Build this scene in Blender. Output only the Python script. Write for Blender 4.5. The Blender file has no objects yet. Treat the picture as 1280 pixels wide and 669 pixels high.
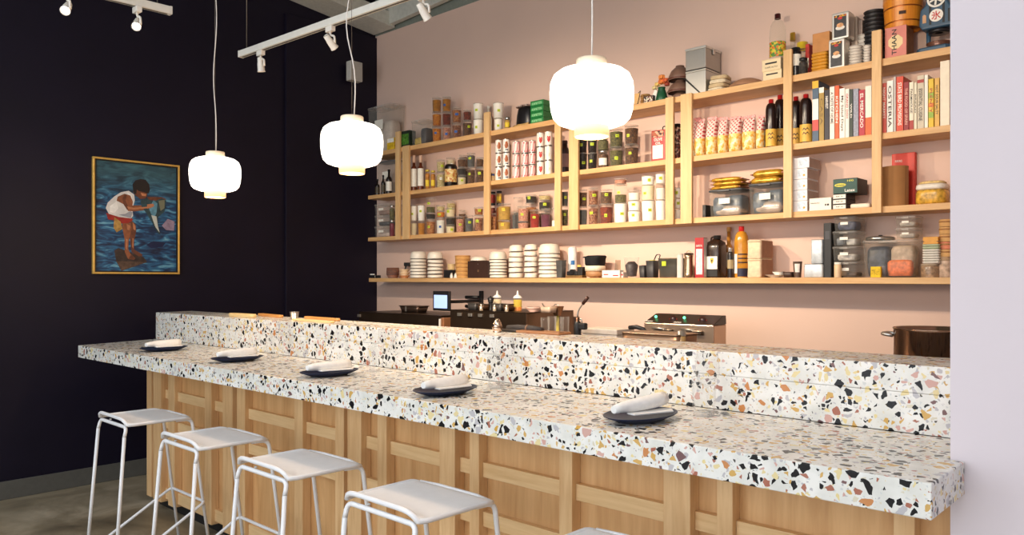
import bpy, math, random
from mathutils import Vector, Matrix
random.seed(7)
SC = bpy.context.scene
COL = SC.collection
PI = math.pi

# ---------------------------------------------------------------- measured camera (used to survey real positions)
F = (-.683, .730); R = (.730, .683); FOC = 966.0; H = 1.57; HY = 349.0
def survey(px, y):
    """x and depth of the point at photo column px on the plane y."""
    u = (px - 640) / FOC
    dx, dy = F[0] + u * R[0], F[1] + u * R[1]
    k = y / dy
    return dx * k, k
def sx(px, y): return survey(px, y)[0]
def sz(py, k): return H - (py - HY) * k / FOC

# ---------------------------------------------------------------- materials
def lin(c):
    return tuple(((v / 255) / 12.92 if v / 255 <= .04045 else ((v / 255 + .055) / 1.055) ** 2.4) for v in c) + (1,)
MATS = {}
class NT:
    def __init__(s, m): s.t = m.node_tree; s.n = s.t.nodes; s.l = s.t.links
    def new(s, typ, **kw):
        o = s.n.new(typ)
        for k, v in kw.items():
            if k in o.inputs: o.inputs[k].default_value = v
            else: setattr(o, k, v)
        return o
    def link(s, a, b): s.l.new(a, b)
    def math(s, op, a, b=None, clamp=False):
        n = s.n.new('ShaderNodeMath'); n.operation = op; n.use_clamp = clamp
        for i, v in enumerate((a, b)):
            if v is None: continue
            if isinstance(v, (int, float)): n.inputs[i].default_value = v
            else: s.l.new(v, n.inputs[i])
        return n.outputs[0]
    def mix(s, fac, a, b):
        n = s.n.new('ShaderNodeMix'); n.data_type = 'RGBA'
        for i, v in ((0, fac), (6, a), (7, b)):
            if isinstance(v, (int, float)): n.inputs[i].default_value = v
            elif isinstance(v, tuple): n.inputs[i].default_value = v
            else: s.l.new(v, n.inputs[i])
        return n.outputs[2]
    def ramp(s, fac, stops, const=False):
        n = s.n.new('ShaderNodeValToRGB'); e = n.color_ramp.elements
        n.color_ramp.interpolation = 'CONSTANT' if const else 'LINEAR'
        while len(e) < len(stops): e.new(.5)
        for i, (p, c) in enumerate(stops): e[i].position = p; e[i].color = c
        s.l.new(fac, n.inputs[0]); return n.outputs[0]
def base(name):
    m = bpy.data.materials.new(name); m.use_nodes = True
    t = NT(m); b = t.n['Principled BSDF']; return m, t, b
def coords(t, scale=(1, 1, 1), rot=(0, 0, 0)):
    tc = t.new('ShaderNodeTexCoord'); mp = t.new('ShaderNodeMapping')
    mp.inputs['Scale'].default_value = scale; mp.inputs['Rotation'].default_value = rot
    t.link(tc.outputs['Object'], mp.inputs[0]); return mp.outputs[0]

def M(rgb, rough=.5, metal=0, var=.08, scale=30, spec=.5, bump=0):
    key = ('p', tuple(rgb), rough, metal, var, scale, spec, bump)
    if key in MATS: return MATS[key]
    m, t, b = base('surface')
    c = lin(rgb)
    nz = t.new('ShaderNodeTexNoise', Scale=scale, Detail=3.0); t.link(coords(t), nz.inputs['Vector'])
    lo = tuple(v * (1 - var) for v in c[:3]) + (1,); hi = tuple(min(1, v * (1 + var)) for v in c[:3]) + (1,)
    t.link(t.ramp(nz.outputs[0], [(.3, lo), (.7, hi)]), b.inputs['Base Color'])
    b.inputs['Roughness'].default_value = rough; b.inputs['Metallic'].default_value = metal
    b.inputs['Specular IOR Level'].default_value = spec
    if bump:
        bp = t.new('ShaderNodeBump', Strength=bump, Distance=.003); t.link(nz.outputs[0], bp.inputs['Height']); t.link(bp.outputs[0], b.inputs['Normal'])
    MATS[key] = m; return m

def grains(a, b_, c_=None, scale=140, rough=.5):
    """mottled food: cells of two or three colours"""
    c_ = c_ or a
    key = ('g', a, b_, c_, scale)
    if key in MATS: return MATS[key]
    m, t, b = base('food')
    v = t.new('ShaderNodeTexVoronoi', Scale=scale); t.link(coords(t), v.inputs['Vector'])
    s = t.new('ShaderNodeSeparateColor'); t.link(v.outputs['Color'], s.inputs[0])
    t.link(t.ramp(s.outputs[0], [(0, lin(a)), (.4, lin(b_)), (.75, lin(c_))], True), b.inputs['Base Color'])
    bp = t.new('ShaderNodeBump', Strength=.6, Distance=.004); t.link(v.outputs['Distance'], bp.inputs['Height']); t.link(bp.outputs[0], b.inputs['Normal'])
    b.inputs['Roughness'].default_value = rough
    MATS[key] = m; return m

def clear(tint=(250, 251, 251), body=.10, rough=.12, key0='c', edge=.32):
    key = (key0, tint, body, rough)
    if key in MATS: return MATS[key]
    m, t, b = base('clear'); out = t.n['Material Output']
    tr = t.new('ShaderNodeBsdfTransparent'); tr.inputs[0].default_value = lin(tint)
    b.inputs['Base Color'].default_value = lin((240, 238, 234)); b.inputs['Roughness'].default_value = rough
    lw = t.new('ShaderNodeLayerWeight', Blend=.25)
    nz = t.new('ShaderNodeTexNoise', Scale=8.0); t.link(coords(t), nz.inputs['Vector'])
    f = t.math('ADD', t.math('MULTIPLY', t.math('POWER', lw.outputs['Facing'], 2.5), edge), t.math('MULTIPLY', nz.outputs[0], body), True)
    mx = t.new('ShaderNodeMixShader'); t.link(f, mx.inputs[0]); t.link(tr.outputs[0], mx.inputs[1]); t.link(b.outputs[0], mx.inputs[2])
    t.link(mx.outputs[0], out.inputs[0]); MATS[key] = m; return m

def emis(rgb, strength, key=None):
    k = ('e', rgb, strength)
    if k in MATS: return MATS[k]
    m, t, b = base('glow')
    b.inputs['Base Color'].default_value = lin(rgb); b.inputs['Emission Color'].default_value = lin(rgb)
    nz = t.new('ShaderNodeTexNoise', Scale=3.0); t.link(coords(t), nz.inputs['Vector'])
    t.link(t.math('MULTIPLY', t.math('ADD', t.math('MULTIPLY', nz.outputs[0], .04), .98), strength), b.inputs['Emission Strength'])
    MATS[k] = m; return m

def wood(a, b_, axis='x', scale=1.0, rough=.45, key=None):
    k = ('w', a, b_, axis, scale, rough)
    if k in MATS: return MATS[k]
    m, t, b = base('wood')
    s = {'x': (1.2, 14, 14), 'z': (14, 14, 1.2), 'y': (14, 1.2, 14)}[axis]
    co = coords(t, tuple(v * scale for v in s))
    n1 = t.new('ShaderNodeTexNoise', Scale=1.6, Detail=6.0, Roughness=.62, Distortion=.7); t.link(co, n1.inputs['Vector'])
    n2 = t.new('ShaderNodeTexNoise', Scale=7.0, Detail=4.0); t.link(co, n2.inputs['Vector'])
    f = t.math('ADD', t.math('MULTIPLY', n1.outputs[0], .75), t.math('MULTIPLY', n2.outputs[0], .25))
    t.link(t.ramp(f, [(.34, lin(b_)), (.62, lin(a))]), b.inputs['Base Color'])
    b.inputs['Roughness'].default_value = rough
    bp = t.new('ShaderNodeBump', Strength=.08, Distance=.002); t.link(n2.outputs[0], bp.inputs['Height']); t.link(bp.outputs[0], b.inputs['Normal'])
    MATS[k] = m; return m

def terrazzo():
    if 'tz' in MATS: return MATS['tz']
    m, t, b = base('terrazzo')
    tc = t.new('ShaderNodeTexCoord')
    nz = t.new('ShaderNodeTexNoise', Scale=26.0, Detail=2.0); t.link(tc.outputs['Object'], nz.inputs['Vector'])
    sub = t.new('ShaderNodeVectorMath', operation='SUBTRACT'); t.link(nz.outputs['Color'], sub.inputs[0]); sub.inputs[1].default_value = (.5, .5, .5)
    scl = t.new('ShaderNodeVectorMath', operation='SCALE'); t.link(sub.outputs[0], scl.inputs[0]); scl.inputs['Scale'].default_value = .022
    add = t.new('ShaderNodeVectorMath', operation='ADD'); t.link(tc.outputs['Object'], add.inputs[0]); t.link(scl.outputs[0], add.inputs[1])
    cloud = t.new('ShaderNodeTexNoise', Scale=14.0, Detail=4.0); t.link(tc.outputs['Object'], cloud.inputs['Vector'])
    col = t.ramp(cloud.outputs[0], [(.35, lin((216, 215, 208))), (.65, lin((236, 234, 229)))])
    BK, MU, TE, GY, PK, PY, WN, OR = [lin(c) for c in ((22, 21, 24), (205, 160, 70), (160, 80, 55), (182, 180, 186), (205, 158, 148), (226, 208, 150), (95, 45, 55), (196, 120, 45))]
    LG, BG = lin((206, 208, 206)), lin((214, 206, 184))
    layers = ((110, .34, .16, [(0, LG), (.35, BG), (.55, GY), (.75, BK), (.86, PY), (.95, TE)]),
              (64, .48, .12, [(0, BK), (.30, PY), (.46, MU), (.62, GY), (.74, PK), (.82, TE), (.88, BG), (.95, WN)]),
              (37, .52, .09, [(0, BK), (.42, MU), (.55, PY), (.71, GY), (.80, PK), (.87, OR), (.925, TE), (.97, WN)]))
    for sc, p, e0, cols in layers:
        off = t.new('ShaderNodeVectorMath', operation='ADD'); t.link(add.outputs[0], off.inputs[0]); off.inputs[1].default_value = (sc * .37, sc * .11, sc * .23)
        v = t.new('ShaderNodeTexVoronoi', Scale=float(sc)); v.feature = 'F1'; t.link(off.outputs[0], v.inputs['Vector'])
        d = t.new('ShaderNodeTexVoronoi', Scale=float(sc)); d.feature = 'DISTANCE_TO_EDGE'; t.link(off.outputs[0], d.inputs['Vector'])
        s = t.new('ShaderNodeSeparateColor'); t.link(v.outputs['Color'], s.inputs[0])
        thr = t.math('ADD', t.math('MULTIPLY', s.outputs[1], .16), e0)
        mask = t.math('MULTIPLY', t.math('GREATER_THAN', d.outputs['Distance'], thr), t.math('LESS_THAN', s.outputs[0], p))
        c = t.ramp(s.outputs[2], cols, True)
        c = t.mix(t.math('MULTIPLY', t.math('GREATER_THAN', s.outputs[2], .43), t.math('MULTIPLY', cloud.outputs[0], .25)), c, tuple(v * .9 for v in lin((225, 215, 200))[:3]) + (1,))
        col = t.mix(mask, col, c)
    t.link(col, b.inputs['Base Color'])
    b.inputs['Roughness'].default_value = .27; b.inputs['Specular IOR Level'].default_value = .38
    MATS['tz'] = m; return m

# ---------------------------------------------------------------- geometry
class G:
    def __init__(s): s.v = []; s.f = []; s.m = []; s.s = []
    def face(s, idx, mi=0, sm=False): s.f.append(tuple(idx)); s.m.append(mi); s.s.append(sm)
    def box(s, x0, x1, y0, y1, z0, z1, mi=0):
        o = len(s.v)
        s.v += [(x, y, z) for z in (z0, z1) for y in (y0, y1) for x in (x0, x1)]
        for q in ((0, 2, 3, 1), (4, 5, 7, 6), (0, 1, 5, 4), (2, 6, 7, 3), (0, 4, 6, 2), (1, 3, 7, 5)): s.face([o + i for i in q], mi)
        return s
    def lathe(s, prof, seg=20, c=(0, 0), mi=0, sm=True, mis=None):
        """prof: (r, z) bottom to top; closes on the axis when r is 0"""
        o = len(s.v); rings = []
        for r, z in prof:
            if r < 1e-6: rings.append([len(s.v)]); s.v.append((c[0], c[1], z))
            else:
                rings.append(list(range(len(s.v), len(s.v) + seg)))
                s.v += [(c[0] + r * math.cos(2 * PI * i / seg), c[1] + r * math.sin(2 * PI * i / seg), z) for i in range(seg)]
        for j in range(len(rings) - 1):
            a, b = rings[j], rings[j + 1]; k = mis[j] if mis else mi
            for i in range(seg):
                i2 = (i + 1) % seg
                if len(a) == 1 and len(b) == 1: continue
                if len(a) == 1: s.face((a[0], b[i2], b[i])[::-1], k, sm)
                elif len(b) == 1: s.face((a[i], a[i2], b[0]), k, sm)
                else: s.face((a[i], a[i2], b[i2], b[i]), k, sm)
        return s
    def tube(s, pts, r, seg=8, mi=0, cap=True):
        pts = [Vector(p) for p in pts]; rings = []; n = len(pts); up = Vector((0, 0, 1))
        prev = None
        for i, p in enumerate(pts):
            d = (pts[min(i + 1, n - 1)] - pts[max(i - 1, 0)]).normalized()
            if prev is None:
                a = d.cross(up) if abs(d.z) < .95 else d.cross(Vector((1, 0, 0)))
            else: a = prev - d * prev.dot(d)
            a.normalize(); prev = a; b = d.cross(a)
            rr = r[i] if isinstance(r, (list, tuple)) else r
            rings.append(range(len(s.v), len(s.v) + seg))
            s.v += [tuple(p + a * (rr * math.cos(2 * PI * k / seg)) + b * (rr * math.sin(2 * PI * k / seg))) for k in range(seg)]
        for j in range(n - 1):
            for k in range(seg):
                s.face((rings[j][k], rings[j][(k + 1) % seg], rings[j + 1][(k + 1) % seg], rings[j + 1][k]), mi, True)
        if cap: s.face(list(rings[0])[::-1], mi); s.face(list(rings[-1]), mi)
        return s
    def prism(s, poly, a0, a1, axis='z', mi=0):
        """extrude a 2-D polygon; axis z: (x,y); y: (x,z); x: (y,z)"""
        o = len(s.v); n = len(poly)
        put = {'z': lambda p, a: (p[0], p[1], a), 'y': lambda p, a: (p[0], a, p[1]), 'x': lambda p, a: (a, p[0], p[1])}[axis]
        s.v += [put(p, a0) for p in poly] + [put(p, a1) for p in poly]
        s.face([o + i for i in range(n)][::-1], mi); s.face([o + n + i for i in range(n)], mi)
        for i in range(n): s.face((o + i, o + (i + 1) % n, o + n + (i + 1) % n, o + n + i), mi)
        return s
    def loft(s, secs, seg=20, p=4.0, mi=0, mis=None, c=(0, 0)):
        """stack of superellipses (z, half width, half depth[, x offset, y offset])"""
        rings = []
        for q in secs:
            z, w, d = q[:3]; ox, oy = (q[3], q[4]) if len(q) > 4 else (0, 0)
            rings.append(range(len(s.v), len(s.v) + seg))
            for i in range(seg):
                a = 2 * PI * i / seg; ca, sa = math.cos(a), math.sin(a)
                s.v.append((c[0] + ox + w * math.copysign(abs(ca) ** (2 / p), ca), c[1] + oy + d * math.copysign(abs(sa) ** (2 / p), sa), z))
        for j in range(len(rings) - 1):
            k = mis[j] if mis else mi
            for i in range(seg): s.face((rings[j][i], rings[j][(i + 1) % seg], rings[j + 1][(i + 1) % seg], rings[j + 1][i]), k, True)
        s.face(list(rings[0])[::-1], mis[0] if mis else mi); s.face(list(rings[-1]), mis[-1] if mis else mi)
        return s
    def arc(s, r, z0, z1, a0, a1, th=.0008, seg=6, mi=0, r2=None):
        """a sticker bent round a cylinder (r at z0, r2 at z1)"""
        r2 = r2 or r; o = len(s.v)
        for i in range(seg + 1):
            a = a0 + (a1 - a0) * i / seg; ca, sa = math.cos(a), math.sin(a)
            for rr, z in ((r, z0), (r2, z1), (r2 + th, z1), (r + th, z0)): s.v.append((rr * ca, rr * sa, z))
        for i in range(seg):
            q = o + 4 * i
            for k in range(4): s.face((q + k, q + 4 + k, q + 4 + (k + 1) % 4, q + (k + 1) % 4), mi, False)
        s.face((o, o + 1, o + 2, o + 3), mi); s.face((o + 4 * seg + 3, o + 4 * seg + 2, o + 4 * seg + 1, o + 4 * seg), mi)
        return s
    def cylpatch(s, poly, r, a, mi=0):
        """flat outline (arc length, z) wrapped on a cylinder at angle a; star-shaped outlines"""
        o = len(s.v); n = len(poly); cx = sum(p[0] for p in poly) / n; cz = sum(p[1] for p in poly) / n
        for q, z in [(cx, cz)] + list(poly): s.v.append((r * math.cos(a + q / r), r * math.sin(a + q / r), z))
        for i in range(n): s.face((o, o + 1 + i, o + 1 + (i + 1) % n), mi)
        return s
    def poly3(s, pts, mi=0): o = len(s.v); s.v += pts; s.face(range(o, o + len(pts)), mi); return s

def part(name, g, mats, parent=None, bevel=0, seg=2, subd=0, label=None, loc=None):
    me = bpy.data.meshes.new(name); me.from_pydata(g.v, [], g.f)
    if not isinstance(mats, (list, tuple)): mats = [mats]
    for m in mats: me.materials.append(m)
    me.polygons.foreach_set('material_index', g.m); me.polygons.foreach_set('use_smooth', g.s)
    me.validate(); me.update()
    o = bpy.data.objects.new(name, me); COL.objects.link(o)
    if parent is not None: o.parent = parent
    if loc is not None: o.location = loc
    if bevel:
        b = o.modifiers.new('edge', 'BEVEL'); b.width = bevel; b.segments = seg; b.limit_method = 'ANGLE'; b.angle_limit = .7
    if subd:
        b = o.modifiers.new('smooth', 'SUBSURF'); b.levels = subd; b.render_levels = subd
    if label: o['label'] = label
    return o
def tag(o, label, cat, group=None):
    o['label'] = label; o['category'] = cat
    if group: o['group'] = group
    return o
def thing(name, label, cat, loc=(0, 0, 0), rz=0, group=None):
    o = bpy.data.objects.new(name, None); COL.objects.link(o); o.empty_display_size = .05
    o.location = loc; o.rotation_euler = (0, 0, rz); return tag(o, label, cat, group)
def struct(name, g, mats, bevel=0, parent=None):
    o = part(name, g, mats, parent, bevel)
    if parent is None: o['kind'] = 'structure'
    return o

TXT = {}
def glyphs(word):
    if word in TXT: return TXT[word]
    cu = bpy.data.curves.new('letters', 'FONT'); cu.body = word; cu.resolution_u = 2; cu.offset = .016
    o = bpy.data.objects.new('letters', cu); COL.objects.link(o)
    dg = bpy.context.evaluated_depsgraph_get(); me = o.evaluated_get(dg).to_mesh()
    v = [(p.co.x, p.co.y) for p in me.vertices]; f = [tuple(p.vertices) for p in me.polygons]
    o.evaluated_get(dg).to_mesh_clear(); bpy.data.objects.remove(o); bpy.data.curves.remove(cu)
    if v:
        x0, x1 = min(p[0] for p in v), max(p[0] for p in v); y0, y1 = min(p[1] for p in v), max(p[1] for p in v)
        v = [((p[0] - x0) / (x1 - x0), (p[1] - y0) / (y1 - y0)) for p in v]
    TXT[word] = (v, f); return TXT[word]
def lettering(word, mat, parent, x, y, z, w, h, mode='up', name='lettering'):
    """word on a face that looks along -y, its box w by h centred at x,z; mode down: reads from top to bottom"""
    v, f = glyphs(word); g = G()
    for a, b in v:
        g.v.append((x + (a - .5) * w, y, z + (b - .5) * h) if mode == 'up' else (x + (b - .5) * h, y, z - (a - .5) * w))
    for q in f: g.face(q)
    return part(name, g, mat, parent)
# ================================================================ the setting
LW, BW = -6.4, 4.80            # left wall x, back wall y
SHF = 4.55                     # front edge of the wall shelves
WT = 4.04
navy = M((21, 17, 34), .5, 0, .1, 3, .25)
def plaster(rgb, rough=.7):
    m, t, b = base('plaster'); co = coords(t)
    n = t.new('ShaderNodeTexNoise', Scale=1.6, Detail=5.0); t.link(co, n.inputs['Vector'])
    c = lin(rgb); t.link(t.ramp(n.outputs[0], [(.3, tuple(v * .95 for v in c[:3]) + (1,)), (.7, c)]), b.inputs['Base Color'])
    n2 = t.new('ShaderNodeTexNoise', Scale=60.0, Detail=3.0); t.link(co, n2.inputs['Vector'])
    bp = t.new('ShaderNodeBump', Strength=.06, Distance=.004); t.link(n2.outputs[0], bp.inputs['Height']); t.link(bp.outputs[0], b.inputs['Normal'])
    b.inputs['Roughness'].default_value = rough; return m
pink = plaster((224, 193, 177)); lilac = plaster((220, 209, 214)); pale = plaster((206, 208, 204))
def concrete():
    m, t, b = base('concrete'); co = coords(t)
    n = t.new('ShaderNodeTexNoise', Scale=2.2, Detail=9.0, Roughness=.65, Distortion=.6); t.link(co, n.inputs['Vector'])
    n2 = t.new('ShaderNodeTexNoise', Scale=.8, Detail=4.0); t.link(co, n2.inputs['Vector'])
    f = t.math('ADD', t.math('MULTIPLY', n.outputs[0], .65), t.math('MULTIPLY', n2.outputs[0], .35))
    t.link(t.ramp(f, [(.34, lin((92, 82, 66))), (.5, lin((150, 136, 112))), (.66, lin((200, 185, 160)))]), b.inputs['Base Color'])
    t.link(t.math('ADD', t.math('MULTIPLY', n.outputs[0], .4), .18), b.inputs['Roughness']); return m
struct('floor', G().box(LW - .2, 3.4, -3.4, BW + .2, -.12, 0), concrete())
struct('wall_left', G().box(LW - .15, LW, -3.4, BW + .15, 0, 4.5), navy)
struct('trim_1', G().box(LW, LW + .03, 3.77, BW, .13, WT - .02), navy, .004)
struct('baseboard_left', G().box(LW, LW + .018, -3.2, 3.77, 0, .13), M((92, 90, 84), .5), .004)
struct('wall_back', G().box(LW, -.37, BW, BW + .15, 0, WT), pink)
struct('wall_right', G().box(-.52, 3.2, 2.16, 2.31, 0, 4.5).box(-.52, -.37, 2.31, BW, 0, 4.5), lilac)
struct('wall_far_right', G().box(3.2, 3.35, -3.4, 2.31, 0, 4.5), lilac)
# street side behind the viewer: wall with two unseen windows added for daylight
g = G().box(LW, 3.2, -3.35, -3.2, 0, .5).box(LW, 3.2, -3.35, -3.2, 3.5, 4.5)
for a, b in ((LW, -5.9), (-1.75, -1.45), (2.7, 3.2)): g.box(a, b, -3.35, -3.2, .5, 3.5)
struct('wall_front', g, lilac)
for n, (a, b) in enumerate(((-5.9, -1.75), (-1.45, 2.7))):
    g = G(); w = .06
    g.box(a, b, -3.32, -3.24, .5, .5 + w).box(a, b, -3.32, -3.24, 3.5 - w, 3.5)
    for q in (a, a + (b - a) / 3 - w / 2, a + 2 * (b - a) / 3 - w / 2, b - w): g.box(q, q + w, -3.32, -3.24, .5 + w, 3.5 - w)
    f = struct(f'window_{n + 1}', g, M((30, 30, 32), .4))
    part('pane', G().box(a + w, b - w, -3.285, -3.278, .5 + w, 3.5 - w), clear((250, 252, 252), .01, .05, 'win'), f)
# roof deck and beams
deck = M((128, 134, 124), .6); beam = M((206, 206, 196), .5)
# roof with a long unseen skylight, added to light the seats from above
SK = (-5.2, 1.2, -2.3, -.1)
struct('ceiling', G().box(LW - .2, 3.4, -3.4, SK[2], 4.5, 4.62).box(LW - .2, 3.4, SK[3], BW + .2, 4.5, 4.62).box(LW - .2, SK[0], SK[2], SK[3], 4.5, 4.62).box(SK[1], 3.4, SK[2], SK[3], 4.5, 4.62), deck)
g = G()
for i in range(5): q = SK[0] + (SK[1] - SK[0] - .05) * i / 4; g.box(q, q + .05, SK[2] + .05, SK[3] - .05, 4.5, 4.58)
g.box(SK[0], SK[1], SK[2], SK[2] + .05, 4.5, 4.58).box(SK[0], SK[1], SK[3] - .05, SK[3], 4.5, 4.58)
f = struct('window_3', g, M((230, 230, 226), .5))  # frame of the added skylight, out of view
part('pane', G().box(SK[0], SK[1], SK[2], SK[3], 4.585, 4.592), clear((252, 253, 253), .01, .05, 'win'), f)
struct('trim_2', G().box(LW, -.37, BW + .0, BW + .12, WT, 4.5), deck)
def slope_beam(name, p, q, w, h, side):
    """a rafter whose lower wall-side edge runs from p to q"""
    g = G(); s = Vector(side)
    P0, P1 = Vector(p), Vector(q); up = Vector((0, 0, h))
    g.v = [tuple(x) for x in (P0, P0 + s * w, P0 + s * w + up, P0 + up, P1, P1 + s * w, P1 + s * w + up, P1 + up)]
    for f in ((0, 3, 2, 1), (4, 5, 6, 7), (0, 1, 5, 4), (1, 2, 6, 5), (2, 3, 7, 6), (3, 0, 4, 7)): g.face(f)
    struct(name, g, beam, .004)
slope_beam('trim_3', (LW + .005, 4.78, 4.05), (LW + .005, 1.2, 4.44), .34, .14, (1, 0, 0))
slope_beam('trim_4', (LW + .02, 4.77, 4.055), (-.4, 4.77, 4.37), .06, .2, (0, -1, 0))

# ================================================================ camera and light
cam = bpy.data.cameras.new('camera'); co = bpy.data.objects.new('camera', cam); COL.objects.link(co); SC.camera = co
cam.sensor_width = 36; cam.lens = 36 * FOC / 1280; cam.clip_start = .05
cam.shift_y = (HY - 334.5) / 1280
co.location = (0, 0, H)
co.rotation_euler = (PI / 2, 0, math.atan2(-F[0], F[1]))
SC.view_settings.view_transform = 'Standard'; SC.view_settings.look = 'None'
SC.view_settings.exposure = 0.0; SC.view_settings.gamma = 1.0; SC.view_settings.use_curve_mapping = False
SC.cycles.use_denoising = True; SC.cycles.max_bounces = 8; SC.cycles.transparent_max_bounces = 24
SC.cycles.caustics_reflective = False; SC.cycles.caustics_refractive = False; SC.cycles.sample_clamp_indirect = 6
w = bpy.data.worlds.new('sky'); SC.world = w; w.use_nodes = True
w.node_tree.nodes['Background'].inputs[0].default_value = (.62, .74, .9, 1); w.node_tree.nodes['Background'].inputs[1].default_value = .9
def lamp(name, typ, loc, energy, color, target=None, **kw):
    l = bpy.data.lights.new(name, typ); l.energy = energy; l.color = color
    for k, v in kw.items(): setattr(l, k, v)
    o = bpy.data.objects.new(name, l); COL.objects.link(o); o.location = loc
    if target is not None: o.rotation_euler = (Vector(target) - Vector(loc)).to_track_quat('-Z', 'Y').to_euler()
    return o
lamp('skylight_daylight', 'AREA', ((SK[0] + SK[1]) / 2, (SK[2] + SK[3]) / 2, 4.64), 150, (.95, .97, 1), ((SK[0] + SK[1]) / 2, (SK[2] + SK[3]) / 2, 0), shape='RECTANGLE', size=SK[1] - SK[0], size_y=SK[3] - SK[2])  # area lamp over the added skylight, brightens seats and counter
for a, b in ((-5.9, -1.75), (-1.45, 2.7)):
    lamp('window_daylight', 'AREA', ((a + b) / 2, -3.36, 2.0), 122, (.97, .98, 1), ((a + b) / 2, 2, 1.6), shape='RECTANGLE', size=b - a, size_y=3.0)  # area lamps outside the added windows behind the viewer
# ================================================================ the bar
TZ = terrazzo()
CT = H - .45                                        # counter top
RT = CT + .2                                        # raised ledge
W1, W2 = (206, 158, 104), (176, 124, 74)
bar_z = wood((232, 194, 144), (210, 165, 114), 'z'); bar_x = wood((239, 204, 154), (220, 180, 127), 'x'); bar_p = wood((220, 175, 122), (197, 147, 94), 'z', .7)
g = G().prism([(-5.74, 1.82), (-.487, 1.87), (-.487, 2.155), (-.525, 2.155), (-.525, 2.437), (-5.925, 2.412)], CT - .082, CT)
tag(part('bar_counter', g, TZ, None, .003), 'long terrazzo counter slab with coloured chips, carried by the panelled wooden bar', 'counter')
g = G().prism([(-5.925, 2.413), (-.525, 2.438), (-.525, 2.735), (-6.0, 2.72)], CT + .001, CT + .118)
rt = thing('bar_ledge', 'raised terrazzo ledge running along the kitchen side of the counter', 'ledge')
part('riser_slab', g, TZ, rt, .0015)
g = G().prism([(-5.925, 2.413), (-.525, 2.438), (-.525, 2.735), (-6.0, 2.72)], CT + .1185, RT)
part('ledge_slab', g, TZ, rt, .003)
# panelled wooden base
BY = 2.19; B0, B1 = -5.53, -.525; ZB0, ZB1 = .067, CT - .084
bb = thing('bar_cabinet', 'pale wooden bar base with a grid of stiles and rails under the terrazzo counter', 'bar', (0, 0, 0))
part('back_panel', G().box(B0, B1, BY + .05, BY + .06, ZB0, ZB1), bar_p, bb)
part('end_panel', G().box(B0, B0 + .03, BY + .062, 2.7, ZB0, ZB1), bar_z, bb)
part('toe_kick', G().box(B0 + .05, B1, BY + .07, BY + .09, 0, ZB0 + .02), M((24, 23, 24), .6), bb)
ST = [(-5.53, -5.45, 0), (-5.40, -5.275, 1), (-5.18, -5.083, 0), (-4.648, -4.563, 0), (-4.399, -4.281, 1), (-4.242, -4.148, 0), (-3.62, -3.54, 0),
      (-3.245, -3.172, 0), (-3.13, -3.02, 1), (-2.905, -2.836, 0), (-2.463, -2.368, 1), (-2.287, -2.233, 0), (-1.812, -1.752, 0), (-1.364, -1.266, 1), (-1.177, -1.124, 0), (-.662, -.61, 0)]
for a, b, wide in ST:
    part('stile', G().box(a, b, BY - (.008 if wide else 0), BY + .049, ZB0, ZB1), bar_z, bb, .0015)
for i in range(len(ST)):
    a = ST[i][1]; b = ST[i + 1][0] if i + 1 < len(ST) else B1
    if b - a < .05: continue
    for z0, z1 in ((.765, .825), (.565, .625), (ZB0 + .02, .16)):
        part('rail', G().box(a + .001, b - .001, BY + .022, BY + .049, z0, z1), bar_x, bb, .0015)

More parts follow.
